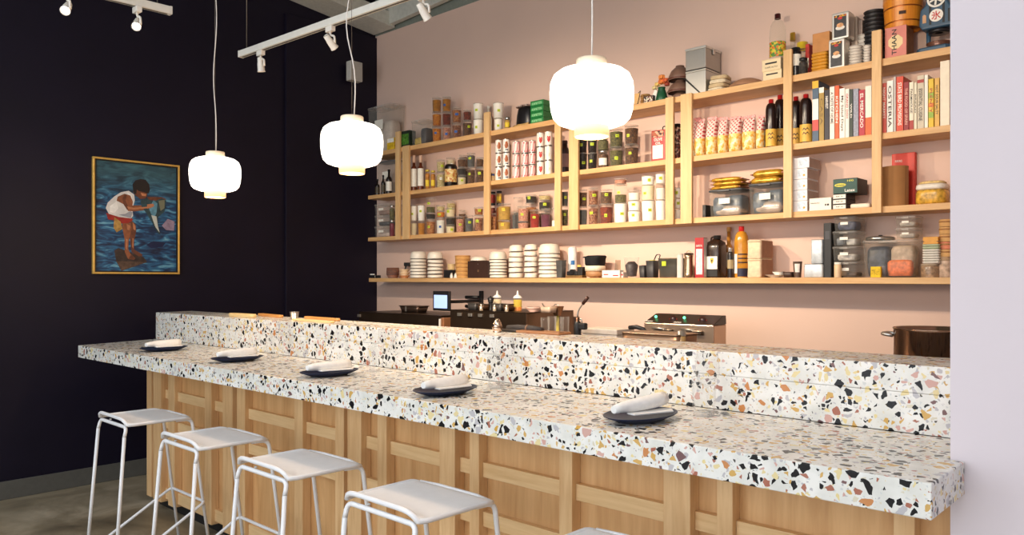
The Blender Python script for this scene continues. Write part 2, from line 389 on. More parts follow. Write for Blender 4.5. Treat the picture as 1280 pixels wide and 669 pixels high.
# ================================================================ bar stools
white_metal = M((236, 236, 238), .32, 0, .02); seat_white = M((244, 244, 246), .38, 0, .02)
SZ = .81
def bent(p, rad=.035, n=5):
    """polyline with rounded corners"""
    p = [Vector(q) for q in p]; out = [p[0]]
    for i in range(1, len(p) - 1):
        a = (p[i - 1] - p[i]).normalized(); b = (p[i + 1] - p[i]).normalized()
        A, B = p[i] + a * rad, p[i] + b * rad
        for k in range(n + 1):
            t = k / n; out.append(A * (1 - t) ** 2 + p[i] * 2 * t * (1 - t) + B * t * t)
    return out + [p[-1]]
def stool(x, y, rz, label):
    t = thing('bar_stool', label, 'bar stool', (x, y, 0), rz, 'white bar stools along the counter')
    hw, hd = .205, .18
    def surf(u, v):                                  # u -1..1 across, v 0 rear .. 1 front
        yy = -hd + 2 * hd * v
        lift = .03 * max(0, 1 - v / .16) ** 1.6 * (1 - abs(u) ** 8)
        drop = -.012 * max(0, (v - .86) / .14) ** 2
        c = 1 - .06 * max(0, abs(v - .5) * 2 - .8) / .2 * abs(u) ** 4
        return (u * hw * c, yy * (1 - .07 * abs(u) ** 8), SZ - .004 + lift + drop)
    nu, nv = 18, 18; g = G()
    vs = [0, .02, .04, .06, .09, .12, .16, .22, .3, .4, .5, .6, .7, .78, .84, .88, .92, .96, 1.0]
    for th in (0, -.006):
        for j in vs:
            for i in range(nu + 1):
                q = surf(-1 + 2 * i / nu, j); g.v.append((q[0], q[1], q[2] + th))
    W = nu + 1; N = W * len(vs)
    for j in range(len(vs) - 1):
        for i in range(nu):
            a = j * W + i; g.face((a, a + 1, a + W + 1, a + W), 0, True); g.face((N + a, N + a + W, N + a + W + 1, N + a + 1), 0, True)
    part('seat', g, seat_white, t)
    rim = [surf(u, 1) for u in (-.6, -.3, 0, .3, .6)]
    loop = [surf(-1, v) for v in vs[::-1]] + [surf(-1 + 2 * i / nu, 0) for i in range(1, nu)] + [surf(1, v) for v in vs]
    part('seat_rim', G().tube([(q[0], q[1], q[2] - .004) for q in loop] + [surf(.5, 1.0), surf(0, 1.0), surf(-.5, 1.0), surf(-1, 1.0)], .0095), white_metal, t)
    fz = SZ - .021
    rl = [(-.185, -hd + .01, fz), (.185, -hd + .01, fz)]
    part('crossbar', G().tube(bent([(-.187, -hd + .0, fz - .05), (-.185, -hd + .012, fz), (.185, -hd + .012, fz), (.187, -hd, fz - .05)], .03), .0095), white_metal, t)
    part('spacer', G().tube([(-.09, -hd + .03, fz + .004), (-.09, -hd + .03, SZ - .01)], .006), white_metal, t)
    for s in (-1, 1):
        part('leg', G().tube([(s * .187, -hd, fz - .05), (s * .207, -hd - .055, .0)], .0095), white_metal, t)
        part('leg', G().tube(bent([(s * .192, hd - .09, SZ - .016), (s * .194, hd - .004, SZ - .02), (s * .205, hd + .1, .0)], .035), .0095), white_metal, t)
    fy = hd + .06; foot = .32
    part('footrest', G().tube(bent([(-.217, -hd - .046, .05), (-.218, fy, foot), (.218, fy, foot), (.217, -hd - .046, .05)], .03), .0085), white_metal, t)
    part('floor_bar', G().tube([(-.203, hd + .098, .02), (.203, hd + .098, .02)], .007), white_metal, t)
    for s in (-1, 1):
        for yy in (-hd - .055, hd + .1): part('foot_cap', G().lathe([(0, 0), (.0125, 0), (.0125, .015), (0, .015)], 10, (s * .206, yy)), M((40, 40, 42), .5), t)
for x, lab in ((-4.44, 'white metal bar stool closest to the dark wall, first of the row'), (-3.61, 'white metal bar stool second from the dark wall'),
               (-2.85, 'white metal bar stool third from the dark wall, middle of the row'), (-2.08, 'white metal bar stool fourth from the dark wall, its seat low in the photo'),
               (-1.245, 'white metal bar stool of which only the seat corner shows at the bottom edge')):
    stool(x, 1.75, 0, lab)

# ================================================================ place settings
plate_navy = M((20, 29, 58), .38, 0, .1, 30, .25); napkin_m = M((240, 238, 234), .85, 0, .04, 60, .2, .15)
def place(px, py, px_w, rot, side, lift=.0004):
    k = FOC * .45 / (py - HY); u = (px - 640) / FOC
    x, y = (F[0] + u * R[0]) * k, (F[1] + u * R[1]) * k
    t = tag(part('plate', G().lathe([(0, .004), (.062, .004), (.07, .0), (.076, .003), (.108, .015), (.119, .02), (.12, .0225), (.117, .022), (.09, .013), (.06, .009), (0, .008)], 40), plate_navy), f'navy plate on the counter {side}', 'plate', 'navy plates on the counter')
    t.location = (x, y, CT); t.scale = (.8, 1.24, 1.05); t.rotation_euler.z = (rot - .45) * .6
    n = thing('napkin', f'rolled white napkin lying on the navy plate {side}', 'napkin', (x, y, CT + .0245), PI / 2 + (rot - .5) * 1.5, 'rolled white napkins')
    rad = [.012, .016, .0185, .0205, .0215, .022, .0225, .0225, .0215]
    pts = [(-.115 + .0275 * i, .004 * math.sin(i * .9), .0195 + lift * i) for i in range(9)]
    part('roll', G().tube(pts, rad, 14), napkin_m, n)
    part('loose_fold', G().prism([(-.06, -.035), (.09, -.055), (.118, -.02), (.1, .0), (-.06, .0)], .0005, .006), napkin_m, n, .002)
for px, py, w_, rot, side in ((205, 435, 52, .55, 'at the far end by the dark wall'), (297, 448, 62, .5, 'second from the dark wall'), (412, 466, 68, .45, 'in the middle of the row'),
                              (557, 489, 74, .5, 'fourth from the dark wall'), (801, 522, 92, .35, 'nearest the lilac wall')):
    place(px, py + 3.5, w_, rot, side, .0022 if px > 700 else .0004)

glass_m = clear((253, 253, 253), .03, .03, 'glass', .75)
highlight_glass = clear((252, 252, 252), .5, .05, 'rimglass', .9)  # whitish glass, rim highlight put into the colour; also on thick bases
def tumbler(x, y, z, label, group='tumblers on the counter'):
    t = thing('tumbler', label, 'glass', (x, y, z), 0, group)
    part('wall', G().lathe([(.0, .012), (.029, .013), (.034, .04), (.037, .125), (.0385, .126), (.040, .124), (.037, .04), (.033, .002), (.03, 0), (0, 0)], 24), glass_m, t)
    part('rim', G().lathe([(.0365, .1245), (.0405, .1245), (.0405, .1275), (.0365, .1275)], 24), highlight_glass, t)
    part('thick_base', G().lathe([(0, .001), (.0325, .001), (.034, .012), (0, .012)], 24), highlight_glass, t)
    return t
def wineglass(x, y, z, label):
    t = thing('wine_glass', label, 'glass', (x, y, z), 0, 'wine glasses on the counter')
    part('bowl', G().lathe([(.004, .082), (.02, .088), (.034, .105), (.041, .13), (.041, .155), (.035, .2), (.0342, .2), (.04, .155), (.04, .13), (.033, .106), (.019, .09), (.0, .085)], 24), glass_m, t)
    part('stem', G().lathe([(.006, .004), (.004, .012), (.0035, .05), (.0045, .082)], 12), glass_m, t)
    part('rim', G().lathe([(.0335, .1995), (.0356, .1995), (.0356, .202), (.0335, .202)], 24), highlight_glass, t)
    part('foot', G().lathe([(0, 0), (.034, 0), (.035, .0015), (.02, .004), (.006, .006)], 24), glass_m, t)
for x_, tag_ in ((880, 'beside the plate nearest the lilac wall'), (621, 'beside the fourth plate from the dark wall'), (470, 'beside the middle plate'), (341, 'beside the second plate from the dark wall')):
    y_ = 2.29
    x0 = sx(x_, y_)
    tumbler(x0, y_, CT, f'clear straight tumbler on the counter {tag_}'); 
    wineglass(x0 - .035, y_ + .085, CT, f'clear stemmed wine glass on the counter {tag_}')

# ================================================================ pendants, track lights, picture, wall speaker
opal = emis((255, 246, 232), 3.2); opal_cap = M((238, 218, 190), .4, 0, .03); ring_m = emis((255, 214, 160), .3)
def pendant(px, py, label, wav):
    y = 2.15; x, k = survey(px, y); zc = sz(py, k)
    t = thing('pendant_lamp', label, 'pendant lamp', (x, y, zc), 0, 'opal glass pendant lamps')
    prof = [(.05, -.101), (.09, -.099), (.118, -.089), (.134, -.072), (.142, -.045), (.1455, -.01), (.146, .02), (.143, .05), (.132, .075), (.112, .09), (.085, .098), (.05, .1)]
    part('shade', G().lathe([(0, -.101)] + prof + [(0, .1)], 48), opal, t)
    part('cap', G().lathe([(0, .1), (.052, .1), (.0535, .103), (.0535, .13), (.051, .1335), (0, .1335)], 32), opal_cap, t)
    part('collar', G().lathe([(.058, -.101), (.0605, -.103), (.0605, -.134), (.058, -.138), (.053, -.138), (.053, -.103)], 32), ring_m, t)
    part('diffuser', G().lathe([(0, -.134), (.0525, -.134), (.0525, -.13), (0, -.13)], 32), emis((255, 250, 240), 4.0), t)
    top = 4.48 - zc; n = 40
    part('cord', G().tube([(wav * math.sin(i * .55) * (1 - i / n) * (.2 + min(1, i / 6)), wav * .4 * math.cos(i * .4), .1335 + (top - .1335) * i / n) for i in range(n + 1)], .0032, 6), M((235, 228, 220), .5), t)
    part('suspension_wire', G().tube([(0, .0, .1335), (-.012, 0, top)], .0012, 5), M((120, 110, 100), .4, .8), t)
    part('canopy', G().lathe([(0, top - .03), (.05, top - .03), (.05, top + .018), (0, top + .018)], 24), M((230, 228, 222), .4), t)
    lamp('pendant_glow', 'POINT', (x, y, zc - .27), 11, (1, .66, .38), shadow_soft_size=.05)
pendant(269, 218, 'smallest-looking white opal pendant lamp, beside the gold framed painting', .012)
pendant(440, 181, 'middle white opal pendant lamp in front of the wall corner', .03)
pendant(739.5, 122, 'largest-looking white opal pendant lamp in front of the shelves', .004)

track_m = M((224, 220, 210), .35, 0, .03); head_m = M((232, 226, 216), .35, 0, .03)
def rail(p, q, label, wires):
    p, q = Vector(p), Vector(q); d = (q - p); L = d.length; rz = math.atan2(d.y, d.x)
    t = thing('track_rail', label, 'light track', p, rz)
    part('channel', G().box(0, L, -.018, .018, 0, .04), track_m, t, .003)
    part('groove', G().box(.01, L - .01, -.006, .006, -.002, .001), M((90, 86, 80), .5), t)
    part('end_cap', G().box(-.012, .0, -.019, .019, -.001, .041), track_m, t, .002)
    for a in wires: part('hanger_wire', G().tube([(a, 0, .041), (a, 0, 4.5 - p.z)], .003, 6), M((120, 116, 108), .4, .7), t)
    return rz
def spot(p, aim, label, lit, power=0, name='track_spotlight', size=1.0, cone=80):
    """p: point under the rail; aim: where its beam goes"""
    p = Vector(p); t = thing(name, label, 'spotlight', p, 0, 'white track spotlights')
    part('adapter', G().box(-.03, .03, -.014, .014, -.03, 0), head_m, t, .003)
    part('yoke', G().tube(bent([(0, 0, -.03), (0, 0, -.05), (.04, 0, -.06), (.045, 0, -.1)], .015), .006), head_m, t)
    d = (Vector(aim) - (p + Vector((0, 0, -.1)))).normalized()
    can = part('can', G().lathe([(0, -.06), (.018, -.06), (.022, -.056), (.024, -.02), (.027, -.01), (.03, .05), (.033, .055), (.033, .06), (.028, .06), (.026, .045), (0, .045)], 20), head_m, t)
    can.rotation_mode = 'QUATERNION'; can.rotation_quaternion = d.to_track_quat('Z', 'Y'); can.location = (0, 0, -.085); can.scale = (.72, .72, .72)
    lens = part('lens', G().lathe([(0, .0455), (.0255, .0455), (.0255, .048), (0, .05)], 16), emis((255, 236, 205), 30.0) if lit else emis((255, 225, 180), 3.0), can)
    if power:
        q = p + Vector((0, 0, -.1)) + d * .075
        lamp('spot_beam', 'SPOT', q, power, (1, .80, .58), aim, spot_size=math.radians(cone), spot_blend=1.0, shadow_soft_size=.025)
RZ = 2.97
ra0, ra1 = (-4.58, 2.396, RZ), (-.7, 2.575, RZ)
rail(ra0, ra1, 'long pale track rail hung above the bar between two pendant lamps', (.06, 1.7, 3.3))
on_a = lambda x: (x, 2.396 + .0461 * (x + 4.58), RZ)
spot(on_a(-4.36), (-4.5, 2.7, 1.0), 'white track spotlight at the hung end of the long rail', False, 18)
spot(on_a(-3.66), (-3.9, 4.3, 1.3), 'white track spotlight in front of the dark wall, second on the long rail', False, 235, cone=125)
spot(on_a(-2.91), (-2.8, 4.2, .9), 'white track spotlight in front of the pale roof beam', False, 170, cone=118)
spot(on_a(-2.0), (-2.1, 4.75, 2.6), 'white track spotlight further along the long rail above the shelves', False, 58)
spot(on_a(-1.2), (-1.2, 4.75, 2.3), 'white track spotlight at the lilac wall end of the long rail', False, 50)
rail((-4.115, 1.744, RZ), (-4.16, -.4, RZ), 'short pale track rail high above the painting', (.06, 1.6))
spot((-4.122, 1.585, RZ), (-2.3, .6, 1.2), 'lit track spotlight shining from the end of the short rail', True, 14)
spot((-4.129, 1.26, RZ), (-2.3, .2, 1.2), 'lit track spotlight higher up, further along the short rail', True, 14)

spot((-4.15, .55, RZ), (LW, 2.45, 2.05), 'white track spotlight at the unseen end of the short rail, aimed at the painting', False, 45, cone=40)  # head added out of view to brighten the painting

# wall speaker on the dark wall
k = LW / (F[0] + (444 - 640) / FOC * R[0]); yy = k * (F[1] + (444 - 640) / FOC * R[1])
t = thing('wall_speaker', 'small pale box speaker mounted high on the dark wall', 'speaker', (LW + .03, yy - .095, sz(95, k)))
part('bracket', G().box(.0, .05, -.02, .02, -.02, .02), M((60, 60, 60), .5), t)
part('cabinet', G().box(.05, .13, -.07, .07, -.095, .095), M((206, 202, 194), .5), t, .008)
part('grille', G().box(.13, .134, -.06, .06, -.085, .085), M((186, 183, 176), .7, 0, .2, 300), t, .003)

# framed painting
PY0, PY1, PZ0, PZ1 = 2.124, 2.79, 1.61, 2.51
t = thing('framed_painting', 'painting of a crouching boy with a fish by blue water in a gold frame', 'painting', (LW, PY0, PZ0))
PW, PH = PY1 - PY0, PZ1 - PZ0; gold = M((232, 188, 98), .35, .45, .12, 20); fw = .015
g = G().box(0, .03, 0, PW, 0, fw).box(0, .03, 0, PW, PH - fw, PH).box(0, .03, 0, fw, fw, PH - fw).box(0, .03, PW - fw, PW, fw, PH - fw)
part('frame', g, gold, t, .003)
g = G(); f2 = fw + .009
g.box(.002, .026, fw, PW - fw, fw, f2).box(.002, .026, fw, PW - fw, PH - f2, PH - fw).box(.002, .026, fw, f2, f2, PH - f2).box(.002, .026, PW - f2, PW - fw, f2, PH - f2)
part('inner_lip', g, M((30, 26, 20), .5), t)
m, nt, b = base('painted_water')
cc = coords(nt, (1, 2.2, 9)); n1 = nt.new('ShaderNodeTexNoise', Scale=2.4, Detail=5.0, Distortion=1.6); nt.link(cc, n1.inputs['Vector'])
tc = nt.new('ShaderNodeTexCoord'); sp = nt.new('ShaderNodeSeparateXYZ'); nt.link(tc.outputs['Object'], sp.inputs[0])
wtr = nt.ramp(n1.outputs[0], [(.3, lin((10, 24, 52))), (.46, lin((20, 58, 96))), (.58, lin((40, 104, 144))), (.70, lin((110, 168, 190)))])
far = nt.ramp(n1.outputs[0], [(.3, lin((30, 60, 74))), (.7, lin((62, 106, 118)))])
hz = nt.math('MULTIPLY', nt.math('SUBTRACT', sp.outputs[2], .55), 4.0, True)
nt.link(nt.mix(hz, wtr, far), b.inputs['Base Color']); b.inputs['Roughness'].default_value = .45
part('canvas', G().box(.004, .012, f2, PW - f2, f2, PH - f2), m, t)
def cv(pts, d):
    out = []
    for x, y in pts:
        tp = 62 + 36 * (x - 53) / 404; bt = 605 - 2 * (x - 53) / 404
        out.append((.012 + d, (x - 53) / 404 * PW, (1 - (y - tp) / (bt - tp)) * PH))
    return out
skin, skin2, hairc = M((140, 82, 52), .5, 0, .25, 25), M((104, 58, 38), .5, 0, .25, 25), M((28, 22, 22), .5)
shirt, shade_, red_, tan_ = M((216, 214, 210), .6, 0, .1, 20), M((150, 152, 160), .6, 0, .1, 20), M((150, 38, 30), .6, 0, .2, 25), M((178, 138, 70), .6, 0, .3, 40)
g = G()
g.poly3(cv([(300, 245), (370, 245), (395, 255), (365, 264), (310, 260)], .0006), 1)
g.poly3(cv([(222, 350), (248, 375), (250, 405), (240, 450), (240, 490), (278, 512), (278, 520), (262, 522), (228, 502), (220, 430)], .0006), 1)
g.poly3(cv([(185, 362), (225, 368), (228, 400), (215, 450), (213, 490), (224, 512), (246, 530), (240, 538), (212, 534), (197, 502), (196, 440), (188, 400)], .0009), 0)
g.poly3(cv([(113, 322), (170, 335), (225, 342), (236, 352), (215, 368), (180, 370), (150, 356), (122, 352)], .0012), 3)
g.poly3(cv([(180, 225), (215, 218), (240, 235), (243, 262), (232, 300), (235, 335), (225, 346), (170, 340), (125, 326), (112, 300), (120, 275), (150, 245)], .0015), 2)
g.poly3(cv([(170, 330), (225, 345), (233, 318), (222, 312), (200, 325)], .0017), 4)
g.poly3(cv([(196, 232), (222, 240), (234, 268), (232, 286), (300, 284), (330, 277), (333, 291), (300, 306), (240, 313), (212, 312), (200, 285), (160, 265), (165, 246)], .002), 0)
g.poly3(cv([(150, 342), (178, 362), (187, 395), (160, 412), (146, 390)], .002), 5)
g.poly3(cv([(238, 205), (262, 214), (300, 224), (301, 240), (292, 253), (268, 255), (248, 240), (236, 226)], .0022), 1)
g.poly3(cv([(232, 188), (245, 170), (270, 162), (294, 166), (310, 186), (314, 214), (306, 230), (286, 223), (262, 219), (252, 212), (250, 232), (240, 232), (234, 208)], .0026), 6)
hl = M((186, 122, 84), .5, 0, .2, 25)
for q in ([(205, 372), (222, 380), (218, 402), (208, 398)], [(232, 362), (246, 380), (246, 402), (236, 396)], [(206, 290), (236, 296), (300, 291), (302, 298), (240, 305), (212, 302)], [(202, 440), (210, 444), (208, 492), (201, 488)], [(232, 436), (238, 440), (236, 486), (231, 478)], [(270, 226), (298, 232), (294, 242), (276, 240)]):
    g.poly3(cv(q, .0029), 7)
g.poly3(cv([(196, 236), (208, 236), (200, 262), (215, 300), (208, 308), (190, 280), (186, 254)], .0024), 1)
for q in ([(130, 290), (160, 268), (168, 300), (150, 322), (130, 318)], [(205, 224), (228, 236), (232, 258), (222, 250)]): g.poly3(cv(q, .0018), 8)
for q in ([(225, 515), (246, 530), (240, 537), (214, 534)], [(262, 508), (279, 514), (276, 521), (262, 520)]): g.poly3(cv(q, .0014), 1)
g.poly3(cv([(300, 280), (330, 276), (334, 288), (318, 296), (300, 300)], .0038), 7)
part('painted_boy', g, [skin, skin2, shirt, red_, shade_, tan_, hairc, hl, M((238, 236, 232), .6)], t)
g = G()
g.poly3(cv([(268, 262), (300, 252), (330, 268), (372, 250), (393, 262), (385, 312), (352, 340), (352, 375), (365, 422), (350, 412), (325, 366), (298, 322), (275, 292)], .0028), 0)
g.poly3(cv([(310, 300), (330, 260), (350, 275), (345, 320), (330, 350)], .0031), 1)
g.poly3(cv([(320, 330), (345, 335), (352, 380), (360, 410), (340, 385)], .0034), 2)
g.poly3(cv([(355, 262), (385, 258), (384, 296), (365, 310)], .0034), 3)
part('painted_fish', g, [M((40, 66, 72), .5, 0, .4, 40), M((90, 140, 160), .5, 0, .3, 40), M((196, 200, 190), .5), M((120, 120, 96), .5)], t)
part('painted_rock', G().poly3(cv([(150, 497), (168, 484), (285, 525), (302, 548), (182, 590), (158, 545)], .0004), 0).poly3(cv([(158, 545), (300, 548), (182, 588)], .0005), 1), [M((58, 44, 38), .6, 0, .4, 40), M((88, 66, 52), .6, 0, .4, 40)], t)
part('painted_shell', G().poly3(cv([(372, 378), (400, 346), (435, 358), (432, 400), (392, 398)], .0004), 0), M((150, 130, 150), .6, 0, .3, 30), t)
part('painted_wave', G().poly3(cv([(296, 468), (330, 450), (392, 455), (376, 476), (322, 482)], .0004), 1), [M((14, 28, 66), .6), M((14, 28, 66), .6)], t)
# ================================================================ wall shelving
ZT, ZM, ZC, ZL = 2.797, 2.384, 1.975, 1.579          # shelf tops; goods stand a hair above
SH = dict(T=ZT, M=ZM, C=ZC, L=ZL)
shw = wood((222, 179, 124), (200, 152, 98), 'x', 1, .5); shz = wood((226, 188, 136), (206, 164, 112), 'z', 1, .5)
ws = thing('open_shelving', 'blond wood open shelving of three boards and upright posts on the pink wall', 'shelving', (0, 0, 0))
XL = sx(460, SHF)
for z, th in ((ZT, .04), (ZM, .036), (ZC, .036)):
    part('shelf_board', G().box(XL, -.54, SHF, BW - .002, z - th, z), shw, ws, .002)
for a, b, py in ((494, 499.4, 165), (502.7, 511, 183), (604.5, 611.5, 141), (693, 700.5, 155), (711, 722.5, 157), (831.5, 841.5, 122.5), (850.5, 864.5, 118.5), (979, 989.5, 63), (1089.5, 1101.5, 39)):
    yp = SHF - .022; x0, k = survey(a, yp); x1 = sx(b, yp)
    part('post', G().box(x0, x1, yp, SHF - .0005, ZC - .037, sz(py, k)), shz, ws, .002)
ls = thing('long_shelf', 'long single blond wood shelf under the open shelving on the pink wall', 'shelf', (0, 0, 0))
part('shelf_board', G().box(sx(461, SHF), -.54, SHF, BW - .002, ZL - .036, ZL), shw, ls, .002)

ZT += .0006; ZM += .0006; ZC += .0006; ZL += .0006
SH = dict(T=ZT, M=ZM, C=ZC, L=ZL)
# ================================================================ item builders
YF, YB = 4.617, 4.738
def cam_a(x, y): return math.atan2(-y, -x)
steel = M((188, 184, 178), .28, .9, .06, 12); dsteel = M((96, 86, 76), .32, .85, .15, 8); black = M((24, 23, 25), .5); white = M((236, 232, 224), .5, 0, .03)
bin_m = clear((252, 252, 251), .08, .18, 'bin', .4); lid_m = clear((250, 249, 246), .34, .3, 'lid'); cup_m = clear((252, 252, 251), .05, .15, 'cup')
green_s = M((186, 205, 40), .6, 0, .15, 90); blue_s = M((44, 92, 170), .6, 0, .15, 90); white_s = M((238, 234, 222), .6, 0, .06, 90); yellow_s = M((226, 196, 48), .6, 0, .15, 90)
STK = dict(g=green_s, b=blue_s, w=white_s, y=yellow_s)
FOOD = {
 'orange': grains((214, 130, 44), (192, 100, 34), (232, 160, 70)), 'amber': M((190, 124, 44), .4, 0, .25, 40), 'nuts': grains((176, 112, 66), (150, 84, 50), (204, 150, 96)),
 'redbrown': grains((112, 44, 28), (150, 62, 36), (84, 34, 24)), 'brown': grains((92, 62, 44), (124, 88, 58), (66, 44, 34)), 'dark': grains((44, 38, 36), (62, 54, 48), (30, 28, 28)),
 'cream': M((228, 212, 176), .6, 0, .08, 30), 'white': M((240, 236, 226), .6, 0, .04, 20), 'rose': grains((196, 136, 112), (216, 164, 140), (170, 104, 84)), 'red': M((150, 40, 30), .5, 0, .2, 40),
 'maroon': M((112, 40, 54), .4, 0, .2, 30), 'plum': M((104, 52, 70), .4, 0, .25, 30), 'ochre': M((186, 146, 66), .5, 0, .2, 40), 'olive': grains((96, 92, 56), (120, 112, 70), (70, 66, 44)),
 'grey': M((92, 92, 92), .5, 0, .25, 40), 'spice': grains((140, 84, 60), (176, 130, 100), (104, 56, 44)), 'pale': grains((206, 186, 130), (224, 208, 160), (186, 160, 100)), 'blue': M((70, 96, 160), .6)}
def tub(x, y, z, r, h, food, label, group, fill=.86, sticker='g', opaque=False, cat='food tub'):
    t = thing('deli_tub', label, cat, (x, y, z), 0, group)
    rb = r * .86; lr = r * 1.0; hb = h - .008
    if opaque:
        part('cup', G().lathe([(0, 0), (rb, 0), (r * .97, hb - .004), (r * .97, hb), (0, hb)], 24), FOOD[food], t)
    else:
        part('cup', G().lathe([(0, .0008), (rb, .0008), (r * .97, hb)], 24), cup_m, t)
        part('contents', G().lathe([(0, .002), (rb - .0015, .002), (rb + (r * .97 - rb) * fill - .002, hb * fill), (0, hb * fill + .002)], 20), FOOD[food], t)
    part('lid', G().lathe([(0, hb), (lr * .99, hb), (lr, hb + .002), (lr, h - .002), (lr * .95, h), (lr * .9, h - .003), (0, h - .003)], 24), white if opaque and False else lid_m, t)
    if sticker:
        a = cam_a(x, y) + random.uniform(-.6, .35); w = min(.8, random.uniform(.022, .03) / r); zc = hb * random.uniform(.42, .66); hs = min(random.uniform(.009, .012), hb * .2)
        rr = lambda q: rb + (r * .97 - rb) * (q / hb) + .0006
        part('sticker', G().arc(rr(zc - hs), zc - hs, zc + hs, a - w / 2, a + w / 2, .0006, 5, 0, rr(zc + hs)), STK[sticker], t)
        if h > .06: part('handwriting', G().arc(rr(zc - .002) + .0007, zc - .0015, zc + .0015, a - w / 3, a + w / 4, .0003, 4, 0, rr(zc + .002) + .0007), black, t)
    return t
def jar(x, y, z, r, h, food, label, group, lid=None, sticker='w', band=.45):
    t = thing('glass_jar', label, 'jar', (x, y, z), 0, group); hl = min(.016, h * .2); hb = h - hl
    part('glass', G().lathe([(0, 0), (r * .96, 0), (r, .004), (r, hb * .86), (r * .84, hb)], 24), cup_m, t)
    part('contents', G().lathe([(0, .002), (r * .95, .002), (r * .975, hb * .8), (r * .8, hb * .9), (0, hb * .9)], 20), FOOD[food], t)
    part('lid', G().lathe([(0, hb), (r * .86, hb), (r * .88, hb + .001), (r * .88, h - .001), (r * .84, h), (0, h)], 20), lid or steel, t)
    if sticker:
        a = cam_a(x, y); part('paper_label', G().arc(r + .0006, hb * .18, hb * (.18 + band), a - .9, a + .7, .0006, 8), STK[sticker], t)
    return t
def bottle(x, y, z, r, h, label, group=None, glass=None, cap=None, neck=.32, nr=.3, paper=None, paper_z=(.12, .45), cap_h=.07, shoulder=.16, liquid=None, cat='bottle'):
    t = thing('bottle', label, cat, (x, y, z), 0, group); hc = h * (1 - cap_h); zs = h * (1 - neck - shoulder); zn = h * (1 - neck)
    pr = [(0, 0), (r * .94, 0), (r, .006), (r, zs)] + [(r * (nr + (1 - nr) * math.cos(a * PI / 2) ** .8), zs + (zn - zs) * math.sin(a * PI / 2)) for a in (.25, .5, .75, .95)] + [(r * nr, hc), (0, hc)]
    part('body', G().lathe(pr, 24), glass, t)
    if liquid:
        part('contents', G().lathe([(0, .003), (r * .93, .003), (r * .95, zs * .97), (0, zs * .97)], 20), liquid, t)
    cr = r * nr + .003
    part('cap', G().lathe([(0, hc - .006), (cr, hc - .006), (cr, h - .002), (cr * .9, h), (0, h)], 18), cap or black, t)
    if paper:
        a = cam_a(x, y); part('paper_label', G().arc(r + .0006, h * paper_z[0], h * paper_z[1], a - 1.25, a + 1.25, .0006, 12), paper, t)
    return t
def carton(name, x0, x1, y0, y1, z, h, mat, label, cat='box', group=None, rz=0, flap=True, front=None, front_box=(.1, .9, .2, .8), bevel=.002, lid=None):
    """a printed box; front = material of a printed panel on its front face"""
    cx, cy = (x0 + x1) / 2, (y0 + y1) / 2; w, d = x1 - x0, y1 - y0
    t = thing(name, label, cat, (cx, cy, z), rz, group)
    part('box_body', G().box(-w / 2, w / 2, -d / 2, d / 2, 0, h), mat, t, bevel)
    if front:
        a, b, c, e = front_box
        part('printed_panel', G().box(-w / 2 + w * a, -w / 2 + w * b, -d / 2 - .0007, -d / 2, h * c, h * e), front, t)
    if lid: part('lid', G().box(-w / 2 - .002, w / 2 + .002, -d / 2 - .002, d / 2 + .002, h + .0003, h + .01), lid, t, .002)
    elif flap: part('tape_seam', G().box(-w / 2 + .002, w / 2 - .002, -.004, .004, h, h + .0006), M((214, 200, 170), .5), t)
    return t
def book(px0, px1, py, mat, label, word=None, wm=None, z=ZM, y0=4.572, depth=.17, group='cookbooks on the shelves', size=.62, wy=.55, bands=None, kb=None):
    x0, k = survey(px0, y0); x1 = sx(px1, y0); h = sz(py, k) - z; w = x1 - x0 - .0015
    t = thing('book', label, 'book', ((x0 + x1) / 2, y0, z), 0, group)
    c = .002; g = G().box(-w / 2, w / 2, 0, c, 0, h).box(-w / 2, -w / 2 + c, c, depth, 0, h).box(w / 2 - c, w / 2, c, depth, 0, h)
    part('cover', g, mat, t, .0008)
    part('pages', G().box(-w / 2 + c + .0003, w / 2 - c - .0003, c + .0003, depth - .004, .003, h - .004), M((232, 222, 200), .8, 0, .1, 200), t)
    for (a, b, bm) in bands or ():
        part('spine_band', G().box(-w / 2, w / 2, -.0006, 0, h * a, h * b), bm, t)
    if word: lettering(word, wm, t, 0, -.0009, h * wy, h * size, w * .55, 'down', 'spine_title')
    return t
def bowls(px0, px1, y, z, tops, mat, label, group, rim=None, name='bowl', tilt=0):
    """a stack of upturned bowls; tops: photo rows of each bowl's crown, bottom first"""
    x, k = survey((px0 + px1) / 2, y); r = (px1 - px0) / 2 * k / FOC
    zb = z; n = len(tops)
    for i, py in enumerate(tops):
        top = sz(py, k); 
        last = i == n - 1
        vis = (top - zb)
        hgt = r * .78
        zrim = zb
        words = ('bottom', 'second', 'third', 'fourth', 'fifth', 'sixth', 'seventh', 'eighth', 'ninth')
        t = tag(part(name, G().lathe([(r * .985, 0), (r, .002), (r * .975, hgt * .35), (r * .86, hgt * .72), (r * .6, hgt * .95), (r * .5, hgt), (0, hgt), (0, hgt - .0045), (r * .5, hgt - .0045), (r * .57, hgt * .9), (r * .83, hgt * .68), (r * .94, hgt * .33), (r * .955, .002)], 32), mat, None),
                f'{label}, ' + ('topmost' if last else words[i] + ' from the shelf'), 'bowl', group)
        t.location = (x + random.uniform(-.002, .002), y, zrim)
        part('rim', G().lathe([(r * .955, -.0005), (r * 1.003, -.0005), (r * 1.003, .0035), (r * .955, .0035)][::1], 32), rim or M((60, 52, 46), .5), t)
        zb = top if not last else zb
    return zb
LV = {1: ('',), 2: ('lower one', 'upper one'), 3: ('bottom one', 'middle one', 'top one')}
